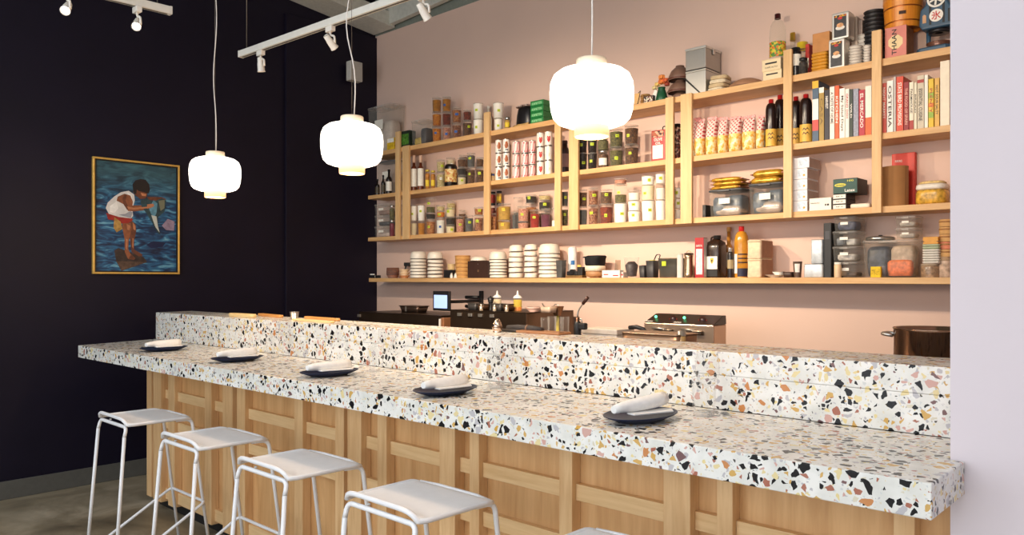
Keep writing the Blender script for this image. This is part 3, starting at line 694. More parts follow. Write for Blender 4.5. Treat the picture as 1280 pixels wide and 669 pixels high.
def col(sh, px0, px1, y, where, items, group, z=None):
    """one upright stack of tubs, jars or cans; items bottom first: (kind, py_top, desc, kwargs)"""
    x, k = survey((px0 + px1) / 2, y); r = (px1 - px0) / 2 * k / FOC * .985
    z = SH[sh] if z is None else z; n = len(items)
    for i, it in enumerate(items):
        kind, py, desc = it[:3]; kw = dict(it[3]) if len(it) > 3 else {}
        h = max(.02, sz(py, k) - z); lv = LV[n][i]
        lab = f'{desc} {where}' + (f', {lv}' if lv else '')
        rs = kw.pop('r', 1); food = kw.pop('food', 'brown')
        if kind == 'tub': tub(x, y, z, r * rs, h, food, lab, group, **kw)
        elif kind == 'jar': jar(x, y, z, r * rs, h, food, lab, group, **kw)
        elif kind == 'can': can(x, y, z, r * rs, h, lab, group, **kw)
        elif kind == 'bottle': bottle(x, y, z, r * rs, h, lab, group, **kw)
        z += h + .0006
    return z
def can(x, y, z, r, h, label, group, style='bear'):
    t = thing('food_can', label, 'can', (x, y, z), 0, group); a = cam_a(x, y)
    part('tin', G().lathe([(0, .001), (r * .93, .001), (r * .94, 0), (r, .002), (r * .985, .005), (r * .985, h - .005), (r, h - .003), (r * .96, h), (r * .92, h - .003), (0, h - .003)], 24), steel, t)
    rr = r * .985 + .0006; W = rr * 1.25
    if style == 'bear':
        part('paper_label', G().arc(rr, .006, h - .006, a - 2.6, a + 2.6, .0005, 26), white, t)
        part('red_print', G().cylpatch([(-W, h * .55), (-W * .5, h * .5), (-W * .2, h * .66), (W * .15, h * .55), (W * .5, h * .66), (W, h * .55), (W, h * .93), (-W, h * .93)], rr + .0012, a), M((188, 40, 34), .5), t)
        part('brown_print', G().cylpatch([(-W * .42, h * .5), (-W * .15, h * .8), (W * .25, h * .78), (W * .45, h * .48), (W * .2, h * .3), (-W * .25, h * .3)], rr + .0017, a), M((168, 92, 50), .5), t)
        part('dark_print', G().cylpatch([(-W * .2, h * .14), (W * .4, h * .14), (W * .5, h * .26), (-W * .1, h * .26)], rr + .0014, a), M((40, 40, 70), .5), t)
    elif style == 'pink':
        part('paper_label', G().arc(rr, .006, h - .006, a - 2.6, a + 2.6, .0005, 26), M((242, 220, 214), .5), t)
        for q in (-.5, .25, .75):
            part('diagonal_stripe', G().cylpatch([(W * (q - .46), .009), (W * (q - .12), .009), (W * (q + .4), h - .009), (W * (q + .06), h - .009)], rr + .0012, a), M((206, 44, 62), .5), t)
    else:
        part('paper_label', G().arc(rr, .006, h - .006, a - 2.6, a + 2.6, .0005, 26), M((240, 232, 222), .5), t)
        if style == 'tomato':
            part('red_print', G().cylpatch([(0, h * .2), (W * .3, h * .36), (W * .4, h * .56), (W * .25, h * .68), (0, h * .6), (-W * .25, h * .68), (-W * .4, h * .56), (-W * .3, h * .36)], rr + .0012, a), M((192, 30, 30), .5), t)
        else:
            part('yellow_print', G().cylpatch([(-W * .8, h * .1), (W * .8, h * .1), (W * .8, h * .38), (W * .2, h * .5), (-W * .8, h * .3)], rr + .0012, a), M((222, 180, 40), .5), t)
    return t
def bin_box(px0, px1, y0, y1, z, py_top, label, contents, group=None, lidm=None, paper=True, kfac=1):
    """clear plastic storage box with a lid, a front grip and something inside"""
    x0, k = survey(px0, y0); x1 = sx(px1, y0); h = sz(py_top, k) - z; w, d = x1 - x0, y1 - y0
    t = thing('storage_box', label, 'storage box', ((x0 + x1) / 2, (y0 + y1) / 2, z), 0, group)
    hb = h - .014; th = .002
    g = G().loft([(0, w * .44, d * .44), (.004, w * .455, d * .455), (hb, w * .485, d * .485), (hb, w * .485 - th, d * .485 - th), (.006, w * .455 - th, d * .455 - th)], 28, 9)
    part('tray', g, bin_m, t)
    part('lid', G().loft([(hb + .0003, w * .5, d * .5), (h - .003, w * .5, d * .5), (h, w * .48, d * .48)], 28, 9), lidm or lid_m, t, 0)
    part('grip', G().box(-w * .17, w * .17, -d / 2 - .008, -d / 2 + .004, hb - .002, hb + .009), lidm or lid_m, t, .002)
    if paper: part('paper_label', G().box(-w * .16, w * .16, -d * .478 - .003, -d * .478 - .002, hb * .5, hb * .72), white_s, t)
    for c in contents:
        a, b, e, f, zz, mat = c                                   # a..b across, e..f deep, zz high (fractions)
        W, D = w * .445, d * .43
        cx, hw = -W + (a + b) * W, (b - a) * W; cy, hd = -D + (e + f) * D, (f - e) * D
        part('packed_goods', G().loft([(.008, hw * .9, hd * .9), (.008 + hb * zz * .3, hw, hd), (hb * zz * .85, hw * 1.0, hd * .97), (hb * zz * .97, hw * .86, hd * .85, hw * .04, 0), (hb * zz, hw * .5, hd * .5, hw * .14, 0)], 20, 5, 0, None, (cx, cy)), mat, t)
    return t
# ================================================================ goods on the shelves
GT = 'clear deli tubs of dry goods'; 
# ---------------- top board
bin_box(458, 489, 4.60, 4.79, ZT, 136, 'big clear lidded bin behind the middle pendant lamp on the top shelf end', [(.05, .5, .1, .9, .6, white), (.5, .95, .1, .9, .7, M((205, 190, 178), .7))], kfac=1)
x0, k = survey(484, 4.565); x1 = sx(493, 4.565)
carton('snack_box', x0, x1, 4.562, 4.595, ZT, .11, M((214, 176, 40), .5, 0, .3, 40), 'small yellow and white packet at the dark wall end of the top shelf', 'packet', front=M((236, 234, 228), .5), front_box=(.05, .95, .62, .97))
x0 = sx(500.5, 4.565); x1 = sx(512, 4.565)
carton('snack_box', x0, x1, 4.562, 4.64, ZT, .15, M((24, 40, 30), .5, 0, .3, 30), 'dark green printed packet beside the clear canister on the top shelf', 'packet', front=M((70, 120, 40), .5, 0, .6, 60), front_box=(.08, .92, .15, .8))
t = bin_box(513, 531, 4.575, 4.72, ZT, 152, 'tall clear square canister holding dark packets on the top shelf', [(.05, .6, .1, .9, .35, M((190, 160, 60), .6, 0, .4, 60)), (.55, .98, .1, .9, .72, M((54, 54, 60), .5))], paper=False)
TT = 'on the top shelf'
col('T', 540, 552, YF, TT + ' next to the square canister', [('tub', 158, 'orange grain tub', dict(food='orange', sticker='b')), ('tub', 140.5, 'orange flake tub', dict(food='orange', sticker=None)), ('tub', 122.5, 'golden grain tub', dict(food='amber', sticker=None))], GT)
col('T', 552.6, 564, YF, TT + ' second stack from the square canister', [('tub', 157, 'rose grain tub', dict(food='rose', sticker='b')), ('tub', 140, 'dark red tub', dict(food='redbrown', sticker=None)), ('tub', 121.5, 'golden blue-tagged tub', dict(food='amber', sticker='b'))], GT)
col('T', 564.6, 577, YF, TT + ' third stack from the square canister', [('tub', 154, 'brown grain tub', dict(food='spice', sticker='b')), ('tub', 135, 'tan grain tub', dict(food='nuts', sticker='b'))], GT)
col('T', 577.8, 590.5, YF, TT + ' fourth stack from the square canister', [('tub', 151, 'mixed seed tub', dict(food='brown', sticker='g')), ('tub', 138, 'small dark brown tub', dict(food='redbrown', sticker=None, r=.86))], GT)
col('T', 591.5, 604.3, YF, TT + ' beside the third post', [('tub', 149.5, 'white powder tub', dict(food='white', sticker='g', opaque=True)), ('tub', 129.5, 'white flour tub', dict(food='white', sticker='g', opaque=True))], 'white tubs')
x, k = survey(610.5, YB); bottle(x, YB, ZT, .032, .27, 'pale slim bottle behind the third post on the top shelf', None, M((232, 226, 212), .4), white, .3, .3)
col('T', 616.2, 630, YF, TT + ' just past the third post', [('tub', 148.5, 'white green-tagged tub', dict(food='white', sticker='g', opaque=True, r=.8)), ('tub', 129, 'large white tub', dict(food='white', sticker='g', opaque=True))], 'white tubs')
col('T', 630.5, 638, 4.59, TT + ' under the white tub', [('jar', 147, 'small yellow jar', dict(food='ochre', sticker='y'))], 'jars')
x0, k = survey(641, 4.60); x1 = sx(661.5, 4.60)
t = thing('snack_bag', 'slumped black bag with a checked top lying on the top shelf', 'bag', ((x0 + x1) / 2, 4.665, ZT)); t.scale.z = 1.15
W = (x1 - x0) / 2
part('bag_body', G().loft([(0, W * .8, .05), (.02, W, .06), (.09, W * .92, .056), (.13, W * .8, .05), (.145, W * .82, .03)], 20, 2.6), M((22, 20, 24), .35, 0, .4, 30), t)
part('checked_top', G().loft([(.1455, W * .95, .06), (.152, W * .98, .062), (.158, W * .8, .05)], 20, 3), grains((150, 120, 110), (60, 44, 46), (190, 176, 168), 60), t)
part('crumpled_base', G().tube([(-W * 1.02, -.055, .01), (-W * .3, -.066, .013), (W * .5, -.068, .012), (W * .95, -.06, .016)], .009, 8), M((190, 150, 90), .5, 0, .4, 60), t)
x0, k = survey(663, 4.575); x1 = sx(679, 4.575); z = ZT; hs = (sz(127, k) - ZT) / 4
for i in range(4):
    carton('tea_box', x0, x1, 4.575, 4.72, z, hs - .0015, M((28, 122, 60), .45, 0, .25, 60), f'green printed box in the stack beside the biggest-looking lamp, {("bottom", "second", "third", "top")[i]} one', 'box', 'green boxes', front=M((120, 186, 130), .5, 0, .5, 90), front_box=(.1, .9, .28, .72)); z += hs
# things past the big lamp
x0 = sx(793, 4.575); x1 = sx(801, 4.575)
t = thing('card_stand', 'small dark wire card stand beside the biggest-looking lamp', 'stand', (sx(797, 4.57), 4.57, ZT))
part('wire', G().tube(bent([(-.03, 0, .003), (.0, .0, .003), (.012, .02, .1), (-.03, .05, .09), (-.03, .05, .003)], .01), .0025, 6), black, t)
part('card', G().box(-.04, .004, .022, .0235, .012, .085), M((214, 170, 110), .6), t)
x, k = survey(803, 4.66); z = ZT
for i in range(3):
    t = tag(part('wooden_coaster', G().lathe([(0, 0), (.033, 0), (.036, .006), (.036, .026), (.033, .031), (0, .031)], 20), M((196, 148, 90), .6, 0, .2, 40), None, 0), f'round tan coaster behind the dark patterned box, {("lowest", "middle", "upper")[i]} of three', 'coaster', 'round tan coasters'); t.location = (x, 4.70, z); z += .0316
    part('rim_line', G().lathe([(.0355, .014), (.0365, .014), (.0365, .0175), (.0355, .0175)], 20), M((120, 80, 44), .6), t)
x0, k = survey(804.5, 4.58); x1 = sx(816.5, 4.58)
carton('matchbox', x0, x1, 4.58, 4.64, ZT, .05, M((52, 36, 34), .5, 0, .5, 60), 'small dark patterned box in front of the tan coasters', 'box', front=grains((230, 220, 200), (40, 30, 30), (150, 60, 50), 160), front_box=(.06, .94, .1, .9), flap=False)
x, k = survey(827, 4.64)
t = thing('flower_vase', 'green and white vase with orange cloth flowers on the top shelf', 'vase', (x, 4.64, ZT)); t.scale = (1.1, 1.0, 1.12)
part('vase_body', G().lathe([(0, 0), (.038, 0), (.042, .01), (.034, .05), (.022, .085), (.026, .095), (.021, .092), (0, .08)], 20), M((30, 84, 54), .3, 0, .3, 20), t)
part('white_wing', G().prism([(-.06, .004), (-.03, .0), (-.012, .07), (-.03, .085), (-.05, .05)], -.035, -.028, 'y'), white, t, .003)
for i, (a, b, c, r, cc) in enumerate(((0, 0, .115, .026, (222, 120, 50)), (.03, .0, .12, .024, (208, 96, 50)), (-.03, .0, .105, .022, (224, 190, 110)), (.012, -.02, .14, .024, (232, 140, 70)), (-.045, -.01, .085, .02, (214, 196, 140)), (.04, .0, .095, .02, (150, 60, 40)))):
    pet = G()
    for j in range(6):
        q = j * PI / 3; pet.loft([(-r * .35, r * .12, r * .1), (-.1 * r, r * .42, r * .3), (r * .4, r * .45, r * .3), (r * .7, r * .2, r * .14)], 8, 2, 0, None, (r * .55 * math.cos(q), r * .55 * math.sin(q)))
    pet.lathe([(0, -r * .3), (r * .4, 0), (r * .3, r * .5), (0, r * .6)], 10)
    part('flower', pet, M(cc, .7, 0, .3, 60), t, loc=(a, b, c + .01))
x, k = survey(849, 4.66); z = ZT + .0
clay = M((122, 92, 78), .5, 0, .2, 20); zb = ZT
for i, (h, r) in enumerate(((.05, .055), (.085, .085), (.10, .082))):
    if i == 0: pr = [(0, 0), (.04, 0), (.05, .01), (.055, .03), (.03, .05), (0, .05)]
    else: pr = [(r * .96, 0), (r, .004), (r * .92, h * .32), (r * .72, h * .66), (r * .46, h * .85), (r * .36, h * .9), (r * .36, h), (0, h)]
    t = tag(part('clay_bowl', G().lathe(pr + ([(0, h - .006)] if 0 else []), 32), clay, None), f'brown clay bowl turned over beside the steel boxes, {("bottom", "middle", "top")[i]} of its stack', 'bowl', 'brown clay bowls'); t.location = (x, 4.67, zb); zb += h + .001
    part('glaze_rim', G().lathe([(pr[1][0] * .97, pr[1][1] + .0005), (pr[1][0] + .002, pr[1][1] + .0005), (pr[1][0] + .002, pr[1][1] + .007), (pr[1][0] * .96, pr[1][1] + .007)], 32), M((92, 44, 34), .4), t)
# steel boxes
bx0, k = survey(857, 4.57); bx1 = sx(882, 4.57)
zl = (sz(90, k) - ZT)
t = thing('steel_box', 'lower brushed steel box with a diagonal black strap on the top shelf', 'steel box', ((bx0 + bx1) / 2, 4.57, ZT), 0, 'steel boxes'); W = bx1 - bx0
part('box_body', G().box(-W / 2, W / 2, 0, .2, 0, zl - .012), M((190, 188, 182), .38, .75, .08, 6), t, .003)
part('strap', G().prism([(-W / 2 + .002, zl * .72), (-W / 2 + .002, zl * .62), (W * .18, .002), (W * .26, .002)], -.003, -.0005, 'y'), black, t)
part('lid', G().box(-W / 2 - .002, W / 2 + .002, -.002, .202, zl - .0115, zl - .001), M((200, 198, 190), .35, .8, .08, 6), t, .002)
zu = sz(62, k) - ZT - zl
t = thing('steel_box', 'upper brushed steel box with a pale lid, on the strapped box', 'steel box', ((bx0 + bx1) / 2, 4.57, ZT + zl), 0, 'steel boxes')
part('box_body', G().box(-W / 2, W / 2, 0, .2, .006, zu - .016), M((168, 164, 158), .4, .75, .08, 6), t, .003)
part('foot_strip', G().box(-W / 2 + .002, W / 2 - .002, .002, .198, 0, .0055), black, t)
part('lid', G().box(-W / 2 - .003, W / 2 + .003, -.003, .203, zu - .0155, zu), M((206, 204, 198), .35, .7, .05, 6), t, .003)
part('latch', G().box(W / 2 + .003, W / 2 + .009, .085, .115, zu - .045, zu - .01), steel, t, .002)
for i in range(4):
    x0 = sx(892 + i * .8, 4.59)
    t = tag(part('napkin_bundle', G().loft([(0, .055, .06), (.006, .058, .063), (.02, .057, .06), (.0245, .05, .055)], 24, 5), M((206, 184, 146) if i % 2 else (226, 212, 184), .8, 0, .1, 60), None), f'folded tan paper bundle beside the steel boxes, {("lowest", "second", "third", "uppermost")[i]}', 'paper bundle', 'folded paper bundles')
    t.location = (x0 + .012, 4.64, ZT + i * .0251); t.rotation_euler.z = .1 * (i - 1)
    part('paper_edge', G().box(-.05, .05, -.0625, -.0615, .009, .0105), M((140, 116, 84), .8), t)
x, k = survey(934, 4.67)
t = tag(part('serving_platter', G().lathe([(.12, 0), (.122, .003), (.112, .012), (.085, .025), (.05, .033), (0, .036)], 36), M((168, 124, 94), .6, 0, .15, 20), None), 'shallow brown platter turned upside down between steel boxes and cream crates', 'platter'); t.location = (x, 4.672, ZT); t.scale = (1.0, .98, 1.75)
part('rim', G().lathe([(.1195, .0002), (.1225, .0002), (.1235, .003), (.121, .004)], 36), M((120, 84, 64), .6), t)
cr0, k = survey(953.5, 4.575); cr1 = sx(977, 4.575); zz = ZT
for i, py in enumerate((90, 75.5)):
    h = sz(py, k) - zz - .001; W = (cr1 - cr0); ox = -.006 * i
    t = thing('wooden_crate', ('lower' if i == 0 else 'upper') + ' cream crate with a black hand slot, under the clear vinegar bottle', 'crate', ((cr0 + cr1) / 2 + ox, 4.575, zz), 0, 'cream crates')
    cm = M((234, 214, 176), .6, 0, .08, 12)
    part('crate_body', G().box(-W / 2, W / 2, 0, .15, 0, h), cm, t, .003)
    part('hand_slot', G().box(-W * .32, W * .30, -.0012, .0, h * .56, h * .70), black, t)
    part('lip', G().box(-W / 2 - .002, W / 2 + .002, -.002, .152, h * .93, h), M((226, 204, 164), .6), t, .001)
    if i: lettering('CAFE ALTO', M((70, 56, 44), .6), t, 0, -.0008, h * .28, W * .66, h * .13)
    zz += h + .0008
x, k = survey(972.5, 4.655); hb = sz(18, k) - zz
plast = clear((250, 251, 249), .05, .08, 'pet', .5)
bottle(x, 4.65, zz, .05, hb, 'large clear bottle with a brown cap and yellow-green label standing on the crates', None, plast, M((70, 22, 24), .4), .14, .3, grains((214, 196, 60), (90, 140, 60), (220, 120, 50), 90), (.06, .38), .085, .36)
gold_cap = M((204, 160, 60), .35, .6)
x, k = survey(990.5, 4.73); bottle(x, 4.735, ZT, .027, sz(41, k) - ZT, 'slim clear bottle with a gold cap behind the eighth post', None, plast, gold_cap, .3, .5, None, (.1, .4), .14)
x, k = survey(994, 4.60); bottle(x, 4.605, ZT, .034, sz(60, k) - ZT, 'black bottle with a white label beside the eighth post', None, M((26, 22, 24), .25), black, .1, .7, white_s, (.35, .75), .12, .1)
x, k = survey(1002.5, 4.72); bottle(x, 4.725, ZT, .036, sz(53, k) - ZT, 'stout bottle with a yellow screw cap near the black-labelled jar', None, plast, M((222, 190, 50), .4), .2, .8, None, (.1, .4), .16, .2, M((180, 130, 40), .4))
col('T', 998.5, 1009.5, 4.60, TT + ' in front of the mustard envelopes', [('jar', 73, 'small dark jar', dict(food='dark', lid=black, sticker=None))], 'jars')
x0, k = survey(1010, 4.60)
t = thing('red_packet', 'upright red and white packet beside the kraft carton', 'packet', (sx(1012.3, 4.71), 4.70, ZT + .0))
part('packet_body', G().box(-.012, .012, -.03, .03, 0, sz(44, k) - ZT - .03), M((186, 44, 32), .5, 0, .4, 40), t, .003)
part('printed_panel', G().box(-.010, .010, -.031, -.0302, .06, .12), M((236, 220, 200), .5, 0, .4, 80), t)
x0, k = survey(1013, 4.575); x1 = sx(1033, 4.575); zz = ZT; n = 6; hs = (sz(67, k) - ZT) / n
for i in range(n):
    t = tag(part('padded_envelope', G().loft([(0, (x1 - x0) * .46, .06), (hs * .3, (x1 - x0) * .5, .066), (hs * .7, (x1 - x0) * .5, .066), (hs * .96, (x1 - x0) * .45, .06)], 24, 7), M((214, 152, 44), .6, 0, .12, 30), None), f'mustard envelope under the kraft carton, {("lowest", "second", "third", "fourth", "fifth", "uppermost")[i]} of the pile', 'envelope', 'mustard envelopes')
    t.location = ((x0 + x1) / 2 + random.uniform(-.003, .003), 4.642, zz); zz += hs
    part('flap_edge', G().box(-(x1 - x0) * .4, (x1 - x0) * .4, -.0672, -.0662, hs * .45, hs * .58), M((176, 116, 30), .6), t)
x1b = sx(1036.5, 4.58)
carton('kraft_carton', x0 + .008, x1b, 4.585, 4.70, zz, sz(42, k) - zz - .004, M((190, 132, 78), .7, 0, .1, 20), 'plain kraft carton lying on the mustard envelopes', 'carton')
def tin(px0, px1, y0, y1, z, py, label):
    x0, k = survey(px0, y0); x1 = sx(px1, y0); h = sz(py, k) - z; W, D = x1 - x0, y1 - y0
    t = thing('oil_tin', label, 'tin', ((x0 + x1) / 2, y0, z), 0, 'picture tins')
    tm = M((222, 214, 202), .3, .55, .06, 8)
    part('tin_body', G().box(-W / 2, W / 2, 0, D, 0, h), tm, t, .006, 3)
    part('picture_panel', G().box(-W * .36, W * .36, -.0008, 0, h * .07, h * .92), M((58, 56, 58), .4, 0, .3, 40), t)
    part('orange_band', G().box(-W * .36, W * .36, -.0013, -.0009, h * .84, h * .92), grains((210, 160, 60), (40, 36, 36), (190, 90, 40), 120), t)
    part('plate_print', G().prism([(W * .27 * math.cos(a), h * .42 + W * .13 * math.sin(a)) for a in [i * PI / 8 for i in range(16)]], -.0013, -.0009, 'y'), M((226, 222, 214), .4), t)
    part('dumpling_print', G().prism([(W * .2 * math.cos(a), h * .52 + W * .13 * math.sin(a)) for a in [i * PI / 8 for i in range(16)]], -.0018, -.0014, 'y'), M((214, 160, 110), .5, 0, .3, 90), t)
    part('red_badge', G().prism([(W * .14 * math.cos(a), h * .79 + W * .08 * math.sin(a)) for a in [i * PI / 6 for i in range(12)]], -.0018, -.0014, 'y'), M((188, 44, 40), .5), t)
    part('rim', G().box(-W / 2 + .004, W / 2 - .004, .004, D - .004, h, h + .003), steel, t)
    return z + h + .0035
zt = tin(1035.5, 1055.5, 4.575, 4.665, ZT, 51.5, 'lower silver tin with a dark food picture on the top shelf')
tin(1039.5, 1061, 4.585, 4.68, zt, 18.5, 'upper silver tin with a dark food picture, on the other tin')
x0, k = survey(1064, 4.70); x1 = sx(1071.5, 4.70)
carton('oil_tin', x0, x1, 4.70, 4.77, ZT, sz(22, k) - ZT, M((190, 174, 160), .35, .5), 'plain silver tin half hidden behind the picture tins', 'tin', flap=False)
x0 = sx(1073, 4.72); x1 = sx(1078, 4.72)
carton('oil_tin', x0, x1, 4.72, 4.78, ZT, sz(26, k) - ZT, M((170, 150, 138), .35, .5), 'narrow silver tin farther along behind the saucers', 'tin', flap=False)
def saucers(px0, px1, y, z, py, n, where, group='white saucers on the top shelf', mat=None, name='saucer', cat='saucer', desc='white saucer'):
    x, k = survey((px0 + px1) / 2, y); r = (px1 - px0) / 2 * k / FOC; hs = (sz(py, k) - z) / n
    for i in range(n):
        t = tag(part(name, G().lathe([(0, 0), (r * .55, 0), (r * .6, hs * .1), (r * .97, hs * .55), (r, hs * .7), (r * .98, hs * .9), (r * .5, hs * .9), (0, hs * .9)], 28), mat or M((226, 220, 212), .35, 0, .03), None), f'{desc} {where}, number {i + 1} from the shelf' if n > 6 else f'{desc} {where}, {("bottom", "second", "third", "fourth", "fifth", "sixth")[i]} of the stack', cat, group + ' ' + where)
        t['label'] = f'{desc} {where}'
        t.location = (x + random.uniform(-.001, .001), y, z + i * hs)
        part('rim', G().lathe([(r * .975, hs * .5), (r * 1.006, hs * .62), (r * 1.002, hs * .8), (r * .97, hs * .86)], 28), M((180, 170, 160), .4), t)
    return z + n * hs
zs_ = saucers(1061.5, 1078, 4.605, ZT, 58, 7, 'in the front stack beside the picture tins')
saucers(1079, 1089, 4.62, ZT, 57, 7, 'in the half hidden stack behind the last post')
saucers(1071, 1086, 4.735, ZT, 44, 9, 'in the taller stack at the rear')
x, k = survey(1092, 4.72); r = 14.5 * k / FOC
zz = ZT
t = tag(part('upturned_crock', G().lathe([(0, 0), (.06, 0), (.062, .11), (.055, .115), (0, .115)], 24), M((60, 50, 46), .5), None), 'dark pot holding up the black bowls behind the last post', 'pot'); t.location = (x, 4.735, ZT); zz = ZT + .1155
part('rim', G().lathe([(.0615, .1), (.064, .1), (.064, .11), (.0615, .11)], 24), black, t)
n = 9; top = sz(14, k); hs = (top - zz) / n
for i in range(n):
    t = tag(part('black_bowl', G().lathe([(0, 0), (.04, 0), (.052, hs * .3), (.0575, hs * .8), (.058, hs * .95), (.05, hs * .9), (0, hs * .6)], 28), M((26, 25, 28), .45), None), 'black bowl in the stack beside the amber wooden tub', 'bowl', 'stacked black bowls')
    t.location = (x, 4.735, zz + i * hs)
    part('rim', G().lathe([(.056, hs * .8), (.0592, hs * .84), (.0592, hs * .96), (.056, hs * .97)], 28), M((52, 52, 56), .4), t)
# pink printed box, amber tub, kitchen machine
x0, k = survey(1106, 4.575); x1 = sx(1133, 4.575); W = x1 - x0; h = sz(36, k) - ZT
t = thing('charcoal_box', 'pink box with bold black lettering under the amber wooden tub', 'box', ((x0 + x1) / 2, 4.575, ZT))
part('box_body', G().box(-W / 2, W / 2, 0, .13, 0, h), M((212, 130, 118), .55, 0, .08, 10), t, .002)
part('kraft_side', G().box(W / 2, W / 2 + .0008, .003, .127, .003, h - .003), M((158, 104, 64), .6, 0, .2, 30), t)
oc = [(W * .36 * math.cos(a + PI / 8), h * .5 + W * .36 * math.sin(a + PI / 8)) for a in [i * PI / 4 for i in range(8)]]
part('cream_badge', G().prism(oc, -.0008, 0, 'y'), M((230, 206, 158), .6, 0, .05), t)
v, f = glyphs('THAAN'); g = G(); wl, hl = W * .22, h * .82
for a, b in v: g.v.append((-W * .06 + (b - .5) * -wl, -.0014, h * .5 + (a - .5) * hl))
for q in f: g.face(q)
part('lettering', g, black, t)
x, k = survey(1131, 4.675); zz = ZT + h + .001; rr = .1; h2 = sz(-3, k) - zz
amber = wood((226, 146, 44), (196, 112, 28), 'z', 1.2, .35)
t = thing('wooden_tub', 'round amber wooden rice tub with copper hoops on the pink box', 'tub', (x - .012, 4.683, zz))
part('staves', G().lathe([(0, 0), (rr * .9, 0), (rr * .92, .004), (rr, h2 * .8), (rr * 1.02, h2 * .82), (rr * 1.02, h2), (rr * .94, h2), (rr * .93, h2 * .8), (0, h2 * .78)], 36), amber, t)
for q in (.18, .62): part('hoop', G().lathe([(rr * (.92 + .1 * q) + .001, h2 * q - .004), (rr * (.92 + .1 * q) + .0035, h2 * q), (rr * (.92 + .1 * q) + .001, h2 * q + .004)], 36), M((170, 96, 44), .3, .7), t)
part('stamp', G().arc(rr * .972 + .002, h2 * .36, h2 * .46, cam_a(x, 4.68) - .2, cam_a(x, 4.68) + .15, .0005), M((60, 34, 20), .6), t)
x, k = survey(1104, 4.76)
t = thing('black_canister', 'tall black canister standing behind the amber tub', 'canister', (sx(1112.5, 4.77), 4.775, ZT))
part('can_body', G().lathe([(0, 0), (.02, 0), (.022, .004), (.022, .42), (0, .42)], 20), black, t); part('lid', G().lathe([(0, .4203), (.0228, .4203), (.0228, .44), (0, .442)], 20), M((40, 40, 44), .4), t)
x, k = survey(1168, 4.64); blu = M((52, 82, 106), .4, 0, .1, 10); W = .052
t = thing('ice_shaver', 'blue hand-cranked ice shaver with a white round sign in red ice lettering', 'ice shaver', (sx(1174, 4.66), 4.655, ZT))
part('base_plate', G().prism([(-.10, -.045), (-.085, -.065), (.05, -.075), (.085, -.03), (.085, .04), (-.07, .05), (-.1, .02)], 0, .03, 'z'), blu, t, .008)
part('drip_bowl', G().lathe([(0, .0305), (.04, .0305), (.06, .05), (.061, .056), (.05, .05), (0, .036)], 28, (.0, -.005)), M((110, 74, 60), .3, .3), t)
part('column', G().tube([(-.05, .035, .03), (-.06, .035, .08), (-.06, .035, .15)], .012, 10), blu, t)
part('column', G().tube([(.065, .03, .03), (.07, .03, .08), (.066, .03, .15)], .012, 10), blu, t)
part('ice_ring', G().lathe([(.02, .112), (.05, .107), (.052, .125), (.02, .13)], 28), M((40, 40, 44), .3, .3), t)
part('housing', G().prism([(-.075, .13), (.075, .13), (.08, .15), (.075, .23), (.055, .27), (.05, .34), (-.05, .34), (-.055, .265), (-.082, .24), (-.088, .16)], -.05, .05, 'y'), blu, t, .012, 3)
part('side_window', G().prism([(-.068, .165), (-.05, .165), (-.05, .205), (-.06, .212), (-.068, .205)], -.0515, -.05, 'y'), M((196, 150, 110), .5), t)
for q in (-.03, .035, .062): part('vertical_groove', G().box(q - .006, q + .006, -.0515, -.05, .15, .26 if q < .05 else .22), M((20, 24, 30), .5), t)
disc = lambda r, cz, n=28: [(r * math.cos(2 * PI * i / n), cz + r * math.sin(2 * PI * i / n)) for i in range(n)]
sg = part('white_sign', G().prism(disc(.034, .195), -.054, -.052, 'y'), white, t)
lettering('氷', M((190, 40, 36), .5), sg, 0, -.0547, .195, .046, .046)
part('sign_ring', G().prism(disc(.046, .285), -.054, -.05, 'y'), white, t); part('sign_core', G().prism(disc(.036, .285), -.055, -.0542, 'y'), M((40, 52, 62), .5), t)
for a in (.4, 1.45, 2.5): part('cross_bar', G().prism([(.034 * math.cos(a) - .005 * math.sin(a), .285 + .034 * math.sin(a) + .005 * math.cos(a)), (-.034 * math.cos(a) - .005 * math.sin(a), .285 - .034 * math.sin(a) + .005 * math.cos(a)), (-.034 * math.cos(a) + .005 * math.sin(a), .285 - .034 * math.sin(a) - .005 * math.cos(a)), (.034 * math.cos(a) + .005 * math.sin(a), .285 + .034 * math.sin(a) - .005 * math.cos(a))], -.0562, -.0552, 'y'), white, t)
part('crank_shaft', G().lathe([(0, .34), (.014, .34), (.014, .42), (0, .42)], 14), M((60, 60, 64), .3, .7), t)

# ---------------- middle board
GM = 'clear tubs on the middle shelf'
MM = 'on the middle shelf'
bin_box(470, 493.5, 4.66, 4.79, ZM, 203, 'clear box with a grey grip lid behind dark bottles at the dark wall end', [(.1, .9, .1, .9, .4, M((150, 134, 124), .7))], lidm=M((96, 98, 100), .4))
for i, (p, py, r) in enumerate(((471.8, 224, .022), (479, 219, .02), (486.2, 212, .028))):
    x, k = survey(p, 4.60); bottle(x, 4.60, ZM, r, sz(py, k) - ZM, ('small', 'slim', 'tall')[i] + ' dark bottle at the dark wall end of the middle shelf', 'dark bottles', M((30, 22, 18), .25, 0, .2), black, .3, .34, white_s if i == 2 else M((70, 60, 40), .5), (.12, .5))
for i, (p, w_, py) in enumerate(((504.8, 6, 213), (534.4, 6, 212.5), (541.2, 6, 213.5))):
    x, k = survey(p, YF); jar(x, YF, ZM, w_ / 2 * k / FOC, sz(py, k) - ZM, 'amber', f'tall yellow oil jar {("behind the second post", "beside the white-labelled bottles", "next to the cream tub stack")[i]} on the middle shelf', 'yellow jars', M((210, 180, 60), .4), 'y', .35)
